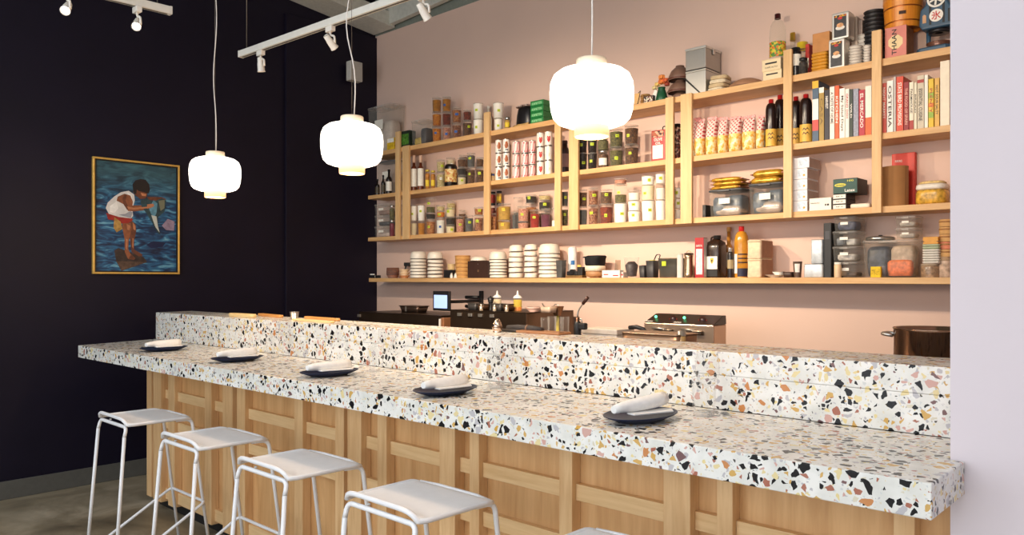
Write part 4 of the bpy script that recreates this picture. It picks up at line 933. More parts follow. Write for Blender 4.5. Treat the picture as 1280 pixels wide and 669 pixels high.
for i, p in enumerate((517.4, 525.8)):
    x, k = survey(p, 4.605); bottle(x, 4.605, ZM, .0285, sz(194.5, k) - ZM, f'brown bottle with a tall white label and peach cap, {("next to the second post", "second from the second post")[i]}', 'peach capped bottles', M((96, 44, 22), .3, 0, .2), M((226, 190, 166), .5), .3, .42, white_s, (.12, .62), .19, .14)
col('M', 545.5, 556.5, YF, MM + ' next to the black jug', [('tub', 215, 'cream tub', dict(food='pale', sticker='w')), ('tub', 200, 'green-tagged cream tub', dict(food='pale', sticker='g'))], GM)
x, k = survey(563.5, 4.62); bottle(x, 4.62, ZM, .056, sz(206, k) - ZM, 'fat black jug with a printed cream label on the middle shelf', None, M((24, 18, 16), .3), M((40, 30, 24), .4), .04, .8, grains((214, 184, 110), (190, 120, 60), (230, 210, 160), 70), (.2, .78), .1, .1, cat='jug')
col('M', 571.5, 583, YF, MM + ' beside the black jug', [('tub', 219.5, 'low cream tub', dict(food='cream', sticker='g')), ('tub', 209, 'shallow dark tub', dict(food='dark', sticker=None)), ('tub', 198, 'shallow brown tub', dict(food='brown', sticker=None))], GM)
col('M', 583.6, 594.4, YF, MM + ' second stack from the third post', [('tub', 209, 'dark spice tub', dict(food='brown', sticker='g')), ('tub', 191.5, 'grey green-tagged tub', dict(food='grey', sticker='g'))], GM)
col('M', 595, 605, YF, MM + ' beside the third post', [('tub', 209, 'brown bean tub', dict(food='brown', sticker='g')), ('tub', 197, 'pale brown tub', dict(food='brown', sticker=None))], GM)
col('M', 557.5, 569, YB, MM + ' behind the black jug', [('tub', 215, 'rear white tub', dict(food='white', sticker=None)), ('tub', 197.5, 'rear cream tub', dict(food='cream', sticker='w'))], GM)
col('M', 573.5, 584.5, YB, MM + ' behind the shallow tubs', [('tub', 210, 'rear dark tub', dict(food='dark', sticker=None)), ('tub', 194, 'rear brown tub', dict(food='brown', sticker=None))], GM)
# cans: seven stacks of three
cols_ = [(619.2, 628, 'bear', 175), (628.4, 637.2, 'bear', 174), (640.5, 650.3, 'pink', 177), (651.8, 660.6, 'pink', 177), (661, 669.8, 'pink', 176), (671, 680.4, 'tomato', 166), (681, 690.6, 'tomato', 164.5)]
dd = {'bear': 'white can with red and brown print', 'pink': 'pink striped can', 'tomato': 'white can with a red fruit print', 'yel': 'white can with yellow print'}
nth = {0: 'in the stack beside the third post', 1: 'second stack past the third post', 2: 'next to the brown-printed cans', 3: 'in the middle stack of its three', 4: 'next to the red fruit cans', 5: 'next to the pink cans', 6: 'in the stack beside the fourth post'}
for i, (a, b, st, py) in enumerate(cols_):
    x, k = survey((a + b) / 2, YF); hh = (sz(py, k) - ZM) / 3
    for j in range(3):
        s_ = 'yel' if i == 6 and j < 2 else st
        can(x, YF, ZM + j * hh, (b - a) / 2 * k / FOC * .985, hh - .0008, f'{dd[s_]} {nth[i]}, {("bottom", "middle", "top")[j]} one', 'canned goods', s_)
x, k = survey(614.8, 4.6); t = thing('blue_packet', 'small blue and cream packet beside the third post on the middle shelf', 'packet', (sx(615, 4.59), 4.60, ZM))
part('packet_body', G().box(-.02, .02, -.025, .025, 0, .07), M((206, 176, 130), .5, 0, .2, 40), t, .003); part('blue_band', G().box(-.0205, .0205, -.0257, .0, .045, .062), M((50, 70, 130), .5), t)
for i, (p, py) in enumerate(((705.8, 176),)):
    x, k = survey(p, 4.66); bottle(x, 4.66, ZM, .034, sz(py, k) - ZM, 'dark tall bottle seen between the fourth and fifth posts', None, M((52, 32, 36), .3, 0, .3), M((90, 70, 70), .5), .2, .6, M((150, 120, 120), .5), (.2, .6))
# bay with dark tubs
for a, b, w_ in ((722.6, 734, 'beside the fifth post'), (734.5, 746.4, 'second from the fifth post')):
    col('M', a, b, YF, MM + ' ' + w_, [('tub', 191.5, 'black sauce tub', dict(food='dark', sticker='g', opaque=True)), ('tub', 172.5, 'dark sauce tub', dict(food='dark', sticker='g', opaque=True))], 'black tubs')
col('M', 747.2, 760.8, YF, MM + ' beside the black tubs', [('jar', 188.5, 'metal lidded jar with red label', dict(food='brown', sticker='w')), ('jar', 172, 'metal lidded brown jar', dict(food='olive', sticker=None))], 'jars')
col('M', 761.5, 779.4, YF, MM + ' next to the metal lidded jars', [('tub', 184.5, 'olive herb tub', dict(food='olive', sticker='g')), ('tub', 161.5, 'olive leaf tub', dict(food='olive', sticker='g'))], GM)
col('M', 780.2, 798.6, YF, MM + ' before the gap by the red tin', [('tub', 181, 'brown herb tub', dict(food='brown', sticker='g')), ('tub', 157, 'brown leaf tub', dict(food='brown', sticker='g'))], GM)
x0, k = survey(814, 4.585); x1 = sx(831.5, 4.585); W = x1 - x0; h = sz(164, k) - ZM
t = thing('oil_can', 'red and white oil can with a wire handle beside the sixth post', 'oil can', ((x0 + x1) / 2, 4.585, ZM))
part('can_body', G().box(-W / 2, W / 2, 0, .1, 0, h), M((168, 30, 34), .35, 0, .15, 20), t, .006, 3)
part('white_panel', G().box(-W * .4, W * .34, -.0008, 0, h * .08, h * .52), M((236, 226, 214), .5), t)
lettering('OLIVE', white, t, 0, -.0009, h * .70, W * .6, h * .1); lettering('OIL', white, t, 0, -.0009, h * .58, W * .4, h * .08)
part('top_picture', G().box(-W * .42, W * .42, -.0008, 0, h * .78, h * .97), grains((60, 40, 36), (220, 160, 130), (160, 80, 50), 60), t)
part('handle', G().tube(bent([(W * .05, .05, h), (W * .05, .05, h + .03), (W * .4, .05, h + .03), (W * .4, .05, h)], .012), .004), black, t)
x, k = survey(845.5, 4.62); bottle(x, 4.63, ZM, .03, sz(155, k) - ZM, 'dark bottle with a patterned sleeve between the sixth and seventh posts', None, grains((60, 30, 28), (200, 170, 150), (110, 50, 40), 90), black, .1, .7, None)
# crisp bags
def bag_mat():
    m, t, b = base('printed_bag'); tc = t.new('ShaderNodeTexCoord'); sp = t.new('ShaderNodeSeparateXYZ'); t.link(tc.outputs['Object'], sp.inputs[0])
    u = t.math('ADD', sp.outputs[0], sp.outputs[2]); w_ = t.math('SUBTRACT', sp.outputs[0], sp.outputs[2])
    a = t.math('LESS_THAN', t.math('FRACT', t.math('MULTIPLY', u, 38)), .5); c = t.math('LESS_THAN', t.math('FRACT', t.math('MULTIPLY', w_, 38)), .5)
    chk = t.math('MULTIPLY', a, c)
    top = t.mix(chk, lin((240, 214, 204)), lin((196, 52, 62)))
    v = t.new('ShaderNodeTexVoronoi', Scale=70.0); t.link(tc.outputs['Object'], v.inputs['Vector']); s = t.new('ShaderNodeSeparateColor'); t.link(v.outputs['Color'], s.inputs[0])
    low = t.ramp(s.outputs[0], [(0, lin((226, 168, 70))), (.4, lin((244, 206, 120))), (.75, lin((236, 222, 176)))], True)
    t.link(t.mix(t.math('GREATER_THAN', sp.outputs[2], .115), low, top), b.inputs['Base Color']); b.inputs['Roughness'].default_value = .3; return m
bagm = bag_mat()
def crisp(px0, px1, y, py, label, rz=0):
    x, k = survey((px0 + px1) / 2, y); W = (px1 - px0) / 2 * k / FOC; h = sz(py, k) - ZM
    t = thing('snack_bag', label, 'snack bag', (x, y, ZM), rz, 'red checked snack bags')
    part('bag_body', G().loft([(0, W * .86, .036), (.008, W * .96, .044), (h * .25, W * .99, .05), (h * .5, W * .97, .047), (h * .72, W * .92, .034), (h * .88, W * .86, .016), (h * .95, W * .9, .006)], 28, 2.8), bagm, t)
    part('crimped_seal', G().prism([(-W * .92 + i * W * 1.84 / 10, h * .95) for i in range(11)] + [(W * .92 - i * W * 1.84 / 10, h * (1.0 + .022 * (i % 2))) for i in range(11)], -.003, .003, 'y'), M((226, 150, 146), .4, 0, .3, 60), t)
for i, (a, b, py) in enumerate(((869, 882.5, 150), (883.5, 897.5, 147), (898.5, 911, 147.5), (912, 927.5, 146.5), (928.8, 945.5, 145), (946.8, 956.6, 145))):
    crisp(a, b, 4.607, py, f'red checked snack bag full of yellow crisps, {("nearest the seventh post", "second from the seventh post", "third from the seventh post", "fourth from the seventh post", "broadest, fifth from the seventh post", "narrow one beside the dark bottles")[i]}')
for i, (a, b, py) in enumerate(((866.5, 877, 148), (891, 903, 148), (905, 917, 148), (921, 934, 147))):
    crisp(a, b, 4.735, py, f'red checked snack bag at the rear, {("beside the seventh post", "second", "third", "fourth")[i]} of the back row')
soy = M((34, 20, 18), .2, 0, .2); ylab = M((226, 176, 74), .5, 0, .15, 30)
def soy_bottle(p, w_, y, py, label):
    x, k = survey(p, y); t = bottle(x, y, ZM, w_ / 2 * k / FOC, sz(py, k) - ZM, label, 'large dark sauce bottles', soy, M((168, 28, 32), .4), .08, .34, ylab, (.03, .38), .09, .17)
    a = cam_a(x, y); r = w_ / 2 * k / FOC + .0018
    for j, zz in enumerate((.05, .075)):
        part('label_marks', G().cylpatch([(-.022, zz), (-.012, zz + .014), (-.002, zz), (.008, zz + .015), (.02, zz), (.02, zz + .004), (.008, zz + .019), (-.002, zz + .005), (-.012, zz + .018), (-.022, zz + .004)], r, a), M((60, 24, 16), .5), t)
soy_bottle(963.9, 13.4, 4.615, 124.5, 'big dark sauce bottle with a red cap beside the snack bags')
soy_bottle(975, 14, 4.735, 119, 'big dark sauce bottle behind the other, half hidden by the eighth post')
soy_bottle(995, 14, 4.735, 121, 'big dark sauce bottle at the rear, just past the eighth post')
soy_bottle(1007.4, 15, 4.61, 118, 'big dark sauce bottle with a red cap beside the tall striped book')
# books
B = lambda r, g_, b_: M((r, g_, b_), .5, 0, .05)
ink = B(50, 44, 40); wht = B(244, 238, 228)
book(1015.3, 1023.2, 102, B(70, 92, 116), 'tall blue book with yellow, white and red spine blocks', bands=[(.88, 1, B(232, 176, 40)), (.36, .70, wht), (.18, .36, B(206, 74, 70))], word=None)
book(1023.6, 1030, 110, B(168, 136, 62), 'tan book with a white top beside the striped one', 'CASA', B(120, 92, 40), bands=[(.9, 1, wht)], size=.5)
book(1030.4, 1036.6, 113, B(44, 42, 52), 'dark grey book beside the tan one', 'HARVEST', wht, size=.25, wy=.75)
book(1037, 1043, 109, B(236, 230, 222), 'white book with a small black emblem, beside the dark grey one', 'A TASTE OF HOME', ink, size=.6, wy=.6)
book(1043.3, 1048.8, 107.5, B(222, 92, 46), 'slim orange book between two white ones', 'KITCHEN', wht, size=.5)
book(1049.2, 1056, 111, B(240, 236, 228), 'white book with handwritten spine title', 'My Salad Days', ink, size=.7, wy=.5)
book(1056.3, 1061.5, 111.5, B(238, 232, 222), 'white book with red and grey title words', 'GRAND DISH', B(190, 60, 60), size=.5, wy=.65)
book(1061.8, 1066, 112, B(52, 62, 54), 'narrow dark green mottled book', 'WILD', wht, size=.3)
book(1066.4, 1073, 111.5, M((146, 150, 166), .5, 0, .3, 90), 'bluish grey speckled book', None)
book(1073.4, 1081, 113, B(178, 34, 56), 'crimson book titled EL MERCADO', 'EL MERCADO', wht, size=.74, wy=.55)
book(1081.4, 1089.4, 108, B(236, 230, 218), 'white book with an orange foot beside the last post', None, bands=[(0, .36, B(232, 96, 32))])
book(1102, 1108, 104.5, B(224, 104, 94), 'coral book titled NIGHT MARKET just past the last post', 'NIGHT MARKET', wht, size=.62, wy=.6)
book(1108.4, 1116.5, 101.5, B(238, 234, 228), 'white book titled OSTERIA in thin letters', 'OSTERIA', ink, size=.8, wy=.5)
book(1117, 1119.8, 96, B(196, 190, 186), 'very thin grey book between white and red ones', None)
book(1120.2, 1129.2, 96.5, B(206, 68, 40), 'thick red-orange book with bold white spine lettering', 'STATE BIRD PROVISIONS', wht, size=.78, wy=.5)
book(1129.6, 1136, 103, B(142, 26, 34), 'dark red book beside the thick red-orange one', 'THE FOOD OF SPAIN', B(230, 170, 150), size=.75, wy=.5)
book(1136.4, 1142, 103, B(236, 226, 204), 'cream book with a red foot', 'FARMHOUSE', ink, size=.5, wy=.6, bands=[(0, .2, B(170, 50, 46))])
book(1142.3, 1146, 103.5, B(230, 220, 196), 'narrow cream book beside the red-footed one', 'BREAD', ink, size=.4)
book(1146.4, 1155, 95, B(206, 194, 172), 'tall beige book with a round red badge', 'ESSENTIAL CUISINE', ink, size=.6, wy=.45, bands=[(.86, .92, B(170, 50, 46))])
book(1155.4, 1160, 94, B(240, 234, 222), 'tall white slim book', None)
book(1160.4, 1167.2, 99, B(226, 190, 40), 'yellow and green patterned book', 'PLENTY', B(180, 70, 30), size=.5, bands=[(.6, .72, B(150, 180, 60)), (.2, .32, B(150, 180, 60)), (.42, .5, B(230, 130, 40))])
book(1168, 1174.2, 98, B(224, 176, 82), 'mustard yellow book with thin dark title', 'HOT SOUR SALTY', ink, size=.6)
book(1175, 1187, 77, B(238, 226, 204), 'large cream book at the lilac wall end of the row', None)
# ---------------- bottom board of the shelving
CC = 'on the third shelf'; GC = 'clear tubs on the third shelf'
zz = ZC
for i, py in enumerate((283.5, 270, 256)):
    x0, k = survey(466.5, 4.60)
    bin_box(466.5, 485.5, 4.60, 4.79, zz, py, f'small clear lidded box at the dark wall end of the third shelf, {("bottom", "middle", "top")[i]} one', [(.1, .85, .1, .8, .5, (M((210, 190, 180), .7), M((60, 60, 66), .6), M((150, 120, 108), .7))[i])], 'clear boxes by the dark wall')
    zz = sz(py, k) + .0005
col('C', 487, 493.3, 4.585, CC + ' beside the clear boxes', [('jar', 275.5, 'maroon jar', dict(food='maroon', sticker=None)), ('jar', 257, 'mottled jar', dict(food='olive', sticker=None))], 'jars')
col('C', 513, 521.5, YF, CC + ' beside the second post', [('tub', 276, 'cream sauce tub', dict(food='cream', sticker=None)), ('tub', 257, 'white green-tagged tub', dict(food='white', sticker='g', opaque=True))], GC)
col('C', 522, 531.5, YF, CC + ' next to the cream sauce', [('tub', 276, 'amber sauce tub', dict(food='amber', sticker=None)), ('tub', 256.5, 'white yogurt tub', dict(food='white', sticker='g', opaque=True, r=1.0))], GC)
col('C', 532.2, 544.6, YF, CC + ' third stack from the second post', [('tub', 274, 'peanut tub', dict(food='nuts', sticker='g')), ('tub', 266, 'flat dark tub', dict(food='dark', sticker=None)), ('tub', 248, 'cloudy clear tub', dict(food='olive', fill=.4, sticker='g'))], GC)
col('C', 545.2, 556.4, YF, CC + ' fourth stack from the second post', [('tub', 272, 'blue-tagged white tub', dict(food='white', sticker='b')), ('tub', 263.5, 'low orange tub', dict(food='orange', sticker='g')), ('tub', 257, 'low pale tub', dict(food='pale', sticker=None))], GC)
col('C', 557, 569, YF, CC + ' fifth stack from the second post', [('tub', 281, 'low cream tub', dict(food='cream', sticker='g')), ('tub', 271.5, 'low black tub', dict(food='dark', sticker=None)), ('tub', 260, 'low green-tagged tub', dict(food='cream', sticker='g'))], GC)
col('C', 569.6, 580.2, YF, CC + ' next to the grey tub', [('tub', 270.5, 'rose peanut tub', dict(food='rose', sticker='g'))], GC)
col('C', 580.8, 592, YF, CC + ' second from the third post', [('tub', 269.5, 'grey sauce tub', dict(food='grey', sticker='g'))], GC)
col('C', 592.6, 604.4, YF, CC + ' beside the third post', [('tub', 269, 'red spice tub', dict(food='spice', sticker='g')), ('tub', 259, 'small orange-brown tub', dict(food='nuts', sticker='g'))], GC)
col('C', 558, 569.6, YB, CC + ' at the rear, middle of the bay', [('tub', 268, 'rear olive tub', dict(food='olive', sticker=None)), ('tub', 251.5, 'rear cloudy tub', dict(food='pale', sticker='g'))], GC)
col('C', 573, 583, YB, CC + ' at the rear near the grey tub', [('tub', 263, 'rear brown tub', dict(food='brown', sticker=None))], GC)
col('C', 604.8, 611.5, YB, CC + ' at the rear behind the third post', [('jar', 255, 'rear red jar', dict(food='red', sticker=None, lid=black)), ('jar', 241, 'red jar', dict(food='red', sticker=None, lid=black))], 'jars')
col('C', 611.8, 621, YF, CC + ' just past the third post', [('tub', 267, 'brown nut tub', dict(food='nuts', sticker=None))], GC)
col('C', 613, 619.8, YB, CC + ' at the rear past the third post', [('jar', 254.5, 'dark red jar', dict(food='redbrown', sticker=None, lid=black)), ('jar', 240, 'red capped jar', dict(food='red', sticker=None, lid=black))], 'jars')
col('C', 620.4, 627.6, YB, CC + ' at the rear behind the ochre tubs', [('jar', 254, 'rear orange jar', dict(food='orange', sticker=None, lid=black)), ('jar', 239, 'rear yellow jar', dict(food='ochre', sticker='y', lid=black))], 'jars')
col('C', 622, 639.2, YF, CC + ' at the start of its bay', [('tub', 275.5, 'low ochre tub', dict(food='ochre', sticker='y')), ('tub', 255, 'tall ochre tub', dict(food='ochre', sticker='y'))], GC)
col('C', 640, 646.3, YF, CC + ' beside the ochre tubs', [('tub', 265, 'slim grey tub', dict(food='grey', sticker=None))], GC)
col('C', 646.8, 661.5, YF, CC + ' next to the red tub', [('tub', 277, 'low pinkish tub', dict(food='rose', sticker=None)), ('tub', 258, 'rose flake tub', dict(food='rose', sticker='g'))], GC)
col('C', 641.5, 654, YB, CC + ' at the rear behind the rose flakes', [('tub', 247, 'tall cloudy tub', dict(food='grey', fill=.55, sticker=None))], GC)
col('C', 656.5, 671, YB, CC + ' at the rear behind the red tub', [('tub', 254, 'rear flat tub', dict(food='nuts', sticker=None)), ('tub', 243.5, 'dark bean tub', dict(food='dark', sticker='g'))], GC)
col('C', 662, 675, YF, CC + ' between rose and purple tubs', [('tub', 262.5, 'red sauce tub', dict(food='red', sticker='g', fill=.8))], GC)
col('C', 675.6, 688.6, YF, CC + ' next to the red sauce', [('tub', 261, 'purple sauce tub', dict(food='plum', sticker=None, fill=.7))], GC)
col('C', 689, 699, YF, CC + ' beside the fourth post', [('tub', 260, 'clear half-empty tub', dict(food='white', sticker=None, fill=.35))], GC)
col('C', 673, 688.6, YB, CC + ' at the rear behind the purple sauce', [('tub', 263, 'rear low tub', dict(food='brown', sticker=None)), ('tub', 250.5, 'black bean tub', dict(food='dark', sticker='g')), ('tub', 243.5, 'pale flat tub', dict(food='pale', sticker=None))], GC)
col('C', 702, 710.5, YF, CC + ' between the fourth and fifth posts', [('tub', 258, 'clear green-tagged tub', dict(food='olive', sticker='g')), ('tub', 236, 'grey-green tall tub', dict(food='grey', sticker='g'))], GC)
# bay with white tubs
col('C', 723.4, 734.4, YF, CC + ' beside the fifth post', [('tub', 258.5, 'grey powder tub', dict(food='grey', sticker=None)), ('tub', 237, 'dark mixed tub', dict(food='brown', sticker='g'))], GC)
col('C', 735, 748.4, YF, CC + ' second stack from the fifth post', [('tub', 256.5, 'brown spice tub', dict(food='spice', sticker='g')), ('tub', 235, 'speckled spice tub', dict(food='spice', sticker='g'))], GC)
col('C', 749, 766.6, YF, CC + ' third stack from the fifth post', [('tub', 255, 'reddish brown tub', dict(food='redbrown', sticker='g')), ('tub', 237, 'brown and grey tub', dict(food='brown', sticker='g', r=.9))], GC)
col('C', 767.4, 784, YF, CC + ' fourth stack from the fifth post', [('tub', 254, 'tall white tub', dict(food='white', sticker='g', opaque=True)), ('tub', 230.5, 'clear herb tub', dict(food='olive', fill=.45, sticker='g')), ('tub', 223.5, 'flat pink tub', dict(food='rose', sticker=None))], GC)
col('C', 784.8, 801, YF, CC + ' fifth stack from the fifth post', [('tub', 263.5, 'low white tub', dict(food='white', sticker='g', opaque=True)), ('tub', 251, 'middle white tub', dict(food='white', sticker='g', opaque=True)), ('tub', 238, 'upper white tub', dict(food='white', sticker=None, fill=.8))], 'white tubs')
col('C', 801.8, 818.6, YF, CC + ' second stack from the sixth post', [('tub', 250.5, 'large white tub', dict(food='white', sticker='g', opaque=True)), ('tub', 231.5, 'peach-white tub', dict(food='cream', sticker='g', opaque=True)), ('tub', 220, 'green-tagged white tub', dict(food='white', sticker='g', opaque=True))], 'white tubs')
col('C', 819.4, 832.6, YF, CC + ' beside the sixth post', [('tub', 250, 'narrow white tub', dict(food='white', sticker=None, opaque=True)), ('tub', 229.5, 'narrow milky tub', dict(food='white', sticker=None, fill=.75)), ('tub', 217, 'short green-tagged tub', dict(food='white', sticker='g', opaque=True))], 'white tubs')
col('C', 842.3, 852, YF, CC + ' between the sixth and seventh posts', [('tub', 261, 'half hidden white tub', dict(food='white', sticker=None, opaque=True)), ('tub', 248, 'half hidden tagged tub', dict(food='white', sticker='g', opaque=True)), ('tub', 234.5, 'half hidden green-tagged tub', dict(food='white', sticker='g', opaque=True))], 'white tubs')
# gold packs in clear bins
goldm = M((208, 158, 56), .25, .45, .4, 26); slate = M((92, 104, 118), .3, 0, .5, 14); silverfoil = M((184, 170, 160), .25, .3, .4, 12)
def gold_pack(x, y, z, w, d, h, rz, label):
    t = tag(part('gold_packet', G().loft([(0, w * .9, d * .9), (h * .3, w, d), (h * .7, w * .98, d * .96), (h, w * .8, d * .8)], 24, 5), goldm, None), label, 'packet', 'gold foil packets'); t.location = (x, y, z); t.rotation_euler.z = rz
    part('crimped_end', G().box(w * .97, w * 1.1, -d * .8, d * .8, h * .35, h * .55), M((120, 60, 30), .4, .3), t); part('crimped_end', G().box(-w * 1.1, -w * .97, -d * .8, d * .8, h * .35, h * .55), M((120, 60, 30), .4, .3), t)
for (a, b, py, n, wd) in ((884, 927, 238, 3, 'nearer the seventh post'), (934, 978, 230.5, 2, 'beside the eighth post')):
    x0, k = survey(a, 4.575); x1 = sx(b, 4.575)
    t = bin_box(a, b, 4.575, 4.76, ZC, py, f'clear bin of grey foil packs under gold packets, {wd}', [(.03, .97, .05, .9, .45, silverfoil), (.03, .5, .05, .9, .8, slate), (.5, .97, .1, .9, .85, slate)], 'clear bins of foil packs', M((70, 72, 76), .4))
    zz = sz(py, k) + .001; W = (x1 - x0) / 2
    for i in range(n):
        hh = .026 if n == 3 else .042
        gold_pack((x0 + x1) / 2 + (.0 if i % 2 else -.012), 4.665, zz, W * .86, .075, hh - .001, .05 * (i - 1), f'gold foil packet lying on the clear bin {wd}, {("lowest", "second", "topmost")[i if n == 3 or i == 0 else 2]}'); zz += hh
t = thing('black_folder', 'narrow black folder standing beside the clear bin near the seventh post', 'folder', (sx(880, 4.6), 4.6, ZC)); part('cover', G().box(-.012, .012, 0, .12, 0, .085), black, t, .002); part('spine_label', G().box(-.008, .008, -.0008, 0, .02, .05), M((60, 60, 64), .5), t)
# white boxes
x0, k = survey(990.5, 4.57); x1 = sx(1009, 4.57); zz = ZC; hs = (sz(198, k) - ZC) / 5
for i in range(5):
    o = -.004 if i == 4 else 0
    t = carton('glove_box', x0 + (0 if i < 4 else .004), x1 + (0 if i < 4 else .012), 4.57, 4.74, zz, hs - .001, M((226, 224, 228), .5, 0, .04, 20), f'white printed box stacked beside the eighth post, {("bottom", "second", "third", "fourth", "top")[i]} one', 'box', 'stacked white boxes', flap=False, front=M((198, 212, 226), .5, 0, .3, 60), front_box=(.35, .85, .15, .85))
    if i < 4: part('orange_seal', G().prism([(.026 + .007 * math.cos(q), hs * .35 + .007 * math.sin(q)) for q in [j * PI / 5 for j in range(10)]], -.0865, -.0852, 'y'), M((222, 150, 50), .5), t)
    part('brown_side', G().box((x1 - x0) / 2 + (.004 if i == 4 else .0), (x1 - x0) / 2 + (.0048 if i == 4 else .0008), -.08, .08, .004, hs - .006), M((176, 152, 140), .6), t)
    zz += hs
x0, k = survey(1011.5, 4.575); x1 = sx(1039, 4.575); h = sz(248.5, k) - ZC
t = carton('small_white_box', x0, x1, 4.575, 4.65, ZC, h, M((236, 228, 216), .5, 0, .04), 'small white box lying beside the stacked white boxes', flap=False); lettering('THERAPEUTICS', ink, t, -.03, -.0385, h * .6, .055, .007); part('black_dots', G().box(.028, .036, -.0383, -.0376, h * .35, h * .5).box(.04, .052, -.0383, -.0376, h * .35, h * .5), black, t)
x0, k = survey(1041, 4.575); x1 = sx(1058, 4.575); zz = ZC; hs = (sz(243, k) - ZC) / 3
for i in range(3):
    t = carton('card_box', x0, x1, 4.575, 4.72, zz, hs - .001, M((34, 32, 34), .5), f'flat black box with a white label under the green glove box, {("bottom", "middle", "top")[i]} one', 'box', 'flat labelled boxes', flap=False, front=M((236, 230, 218), .5), front_box=(.03, .94, .1, .88)); lettering('REF 24', ink, t, 0, -.0735 - .0002, hs * .5, (x1 - x0) * .5, hs * .22); zz += hs
x0, k = survey(1041.5, 4.575); x1 = sx(1071.5, 4.575); h = sz(224.5, k) - zz; W = x1 - x0
t = thing('glove_carton', 'dark green box printed Latex on the flat labelled boxes', 'box', ((x0 + x1) / 2, 4.575, zz))
part('box_body', G().box(-W / 2, W / 2, 0, .17, 0, h), M((20, 28, 26), .5), t, .002)
part('green_panel', G().box(-W / 2, W / 2, -.0008, 0, .002, h - .002), M((20, 70, 62), .5, 0, .1, 20), t)
part('yellow_oval', G().prism([(-W * .2 + W * .24 * math.cos(q), h * .58 + h * .12 * math.sin(q)) for q in [j * PI / 10 for j in range(20)]], -.0013, -.0009, 'y'), M((214, 204, 60), .5), t)
lettering('Ambitex', M((20, 70, 62), .5), t, -W * .2, -.0016, h * .58, W * .36, h * .14); lettering('Latex', white, t, W * .2, -.0012, h * .2, W * .42, h * .2); lettering('100', M((214, 204, 60), .5), t, W * .22, -.0012, h * .84, W * .26, h * .13)
x0, k = survey(1062, 4.575); x1 = sx(1087, 4.575)
t = thing('label_maker', 'flat white hand device in front of the green glove box', 'device', ((x0 + x1) / 2 + .0, 4.60, ZC)); W = (x1 - x0) / 2
part('casing', G().loft([(0, W * .94, .022), (.006, W, .025), (.02, W, .025), (.026, W * .94, .022)], 24, 5), M((226, 214, 196), .4), t); part('button', G().lathe([(0, .026), (.006, .026), (.006, .028), (0, .028)], 12, (-W * .3, 0)), black, t)
x, k = survey(1118.5, 4.66); r = 15.5 * k / FOC; h = sz(209, k) - ZC
t = thing('cardboard_roll', 'plain brown cardboard cylinder beside the last post on the third shelf', 'cardboard roll', (x, 4.66, ZC))
part('tube', G().lathe([(0, .001), (r, 0), (r, h), (r * .96, h), (r * .96, .01), (0, .01)], 40), M((166, 118, 72), .75, 0, .08, 10), t); part('seam', G().arc(r + .0003, 0, h, cam_a(x, 4.66) + .85, cam_a(x, 4.66) + .9, .0005, 2), M((140, 96, 56), .8), t)
x0, k = survey(1109, 4.745); x1 = sx(1138, 4.745)
h = sz(193, k) - ZC; W = x1 - x0
t = thing('red_box', 'tall red box standing behind the brown cardboard cylinder', 'box', ((x0 + x1) / 2 + .02, 4.76, ZC))
part('box_body', G().box(-W / 2, W / 2, 0, .035, 0, h), M((206, 52, 32), .45, 0, .06), t, .003); lettering('PURE SPICE', white, t, -W * .2, -.0006, h * .86, W * .3, h * .04)
x0, k = survey(1141, 4.58); x1 = sx(1181, 4.58); W = (x1 - x0) / 2; h = sz(227, k) - ZC
t = thing('noodle_bag', 'crinkled plastic bag of golden noodles at the lilac wall end of the third shelf', 'bag', ((x0 + x1) / 2, 4.66, ZC))
part('noodles', G().loft([(0, W * .9, .07), (.012, W, .078), (h * .5, W * .98, .076), (h * .62, W * .9, .07)], 28, 3.2), M((206, 160, 60), .3, 0, .45, 50), t)
part('white_band', G().loft([(h * .625, W * .92, .071), (h * .7, W * 1.0, .078), (h * .84, W * .96, .074), (h * .88, W * .8, .06)], 28, 3.2), M((230, 222, 210), .4, 0, .1, 30), t)
part('twisted_top', G().loft([(h * .885, W * .82, .062), (h * .93, W * .86, .064), (h, W * .7, .05)], 28, 2.6), M((222, 192, 130), .4, 0, .3, 70), t)

# ---------------- long lower shelf
LL = 'on the long lower shelf'
t = thing('wall_hook', 'white headed hook strip mounted at the dark wall end of the lower shelf', 'hook', (sx(467, 4.60), 4.60, ZL))
part('black_strip', G().box(-.05, .09, .0, .02, 0, .028), black, t, .002); part('white_head', G().box(-.045, .02, -.012, -.001, .03, .042), white, t, .003)
part('peg', G().tube([(.035, -.008, .0), (.035, -.008, .03)], .004), steel, t); part('bridge', G().box(-.045, .04, -.002, .012, .0285, .0298), steel, t)
x, k = survey(491, 4.63); r = 8 * k / FOC
t = thing('glass_bowl', 'amber glass bowl at the dark wall end of the lower shelf', 'bowl', (x, 4.63, ZL))
part('glass', G().lathe([(0, 0), (r * .7, 0), (r * .97, .03), (r, .06), (r * .96, .1), (r * .93, .1), (r * .97, .06), (r * .93, .03), (0, .006)], 28), clear((214, 176, 120), .16, .1, 'amberglass'), t); part('contents', G().lathe([(0, .008), (r * .68, .008), (r * .9, .03), (r * .9, .05), (0, .052)], 24), M((176, 122, 66), .6, 0, .2, 30), t)
x, k = survey(505.5, 4.61); zz = ZL
for i in range(3):
    t = tag(part('small_bowl', G().lathe([(0, 0), (.03, 0), (.048, .018), (.05, .026), (.046, .026), (.04, .012), (0, .008)], 28), M((224, 190, 150) if i else (186, 122, 76), .5, 0, .1), None), f'small tan bowl stacked beside the white bowls, {("bottom", "middle", "top")[i]} one', 'bowl', 'small tan bowls'); t.location = (x, 4.61, zz); zz += .0275
    part('rim', G().lathe([(.0455, .0255), (.0505, .0255), (.05, .0275), (.046, .0275)], 28), M((232, 212, 180), .5), t)
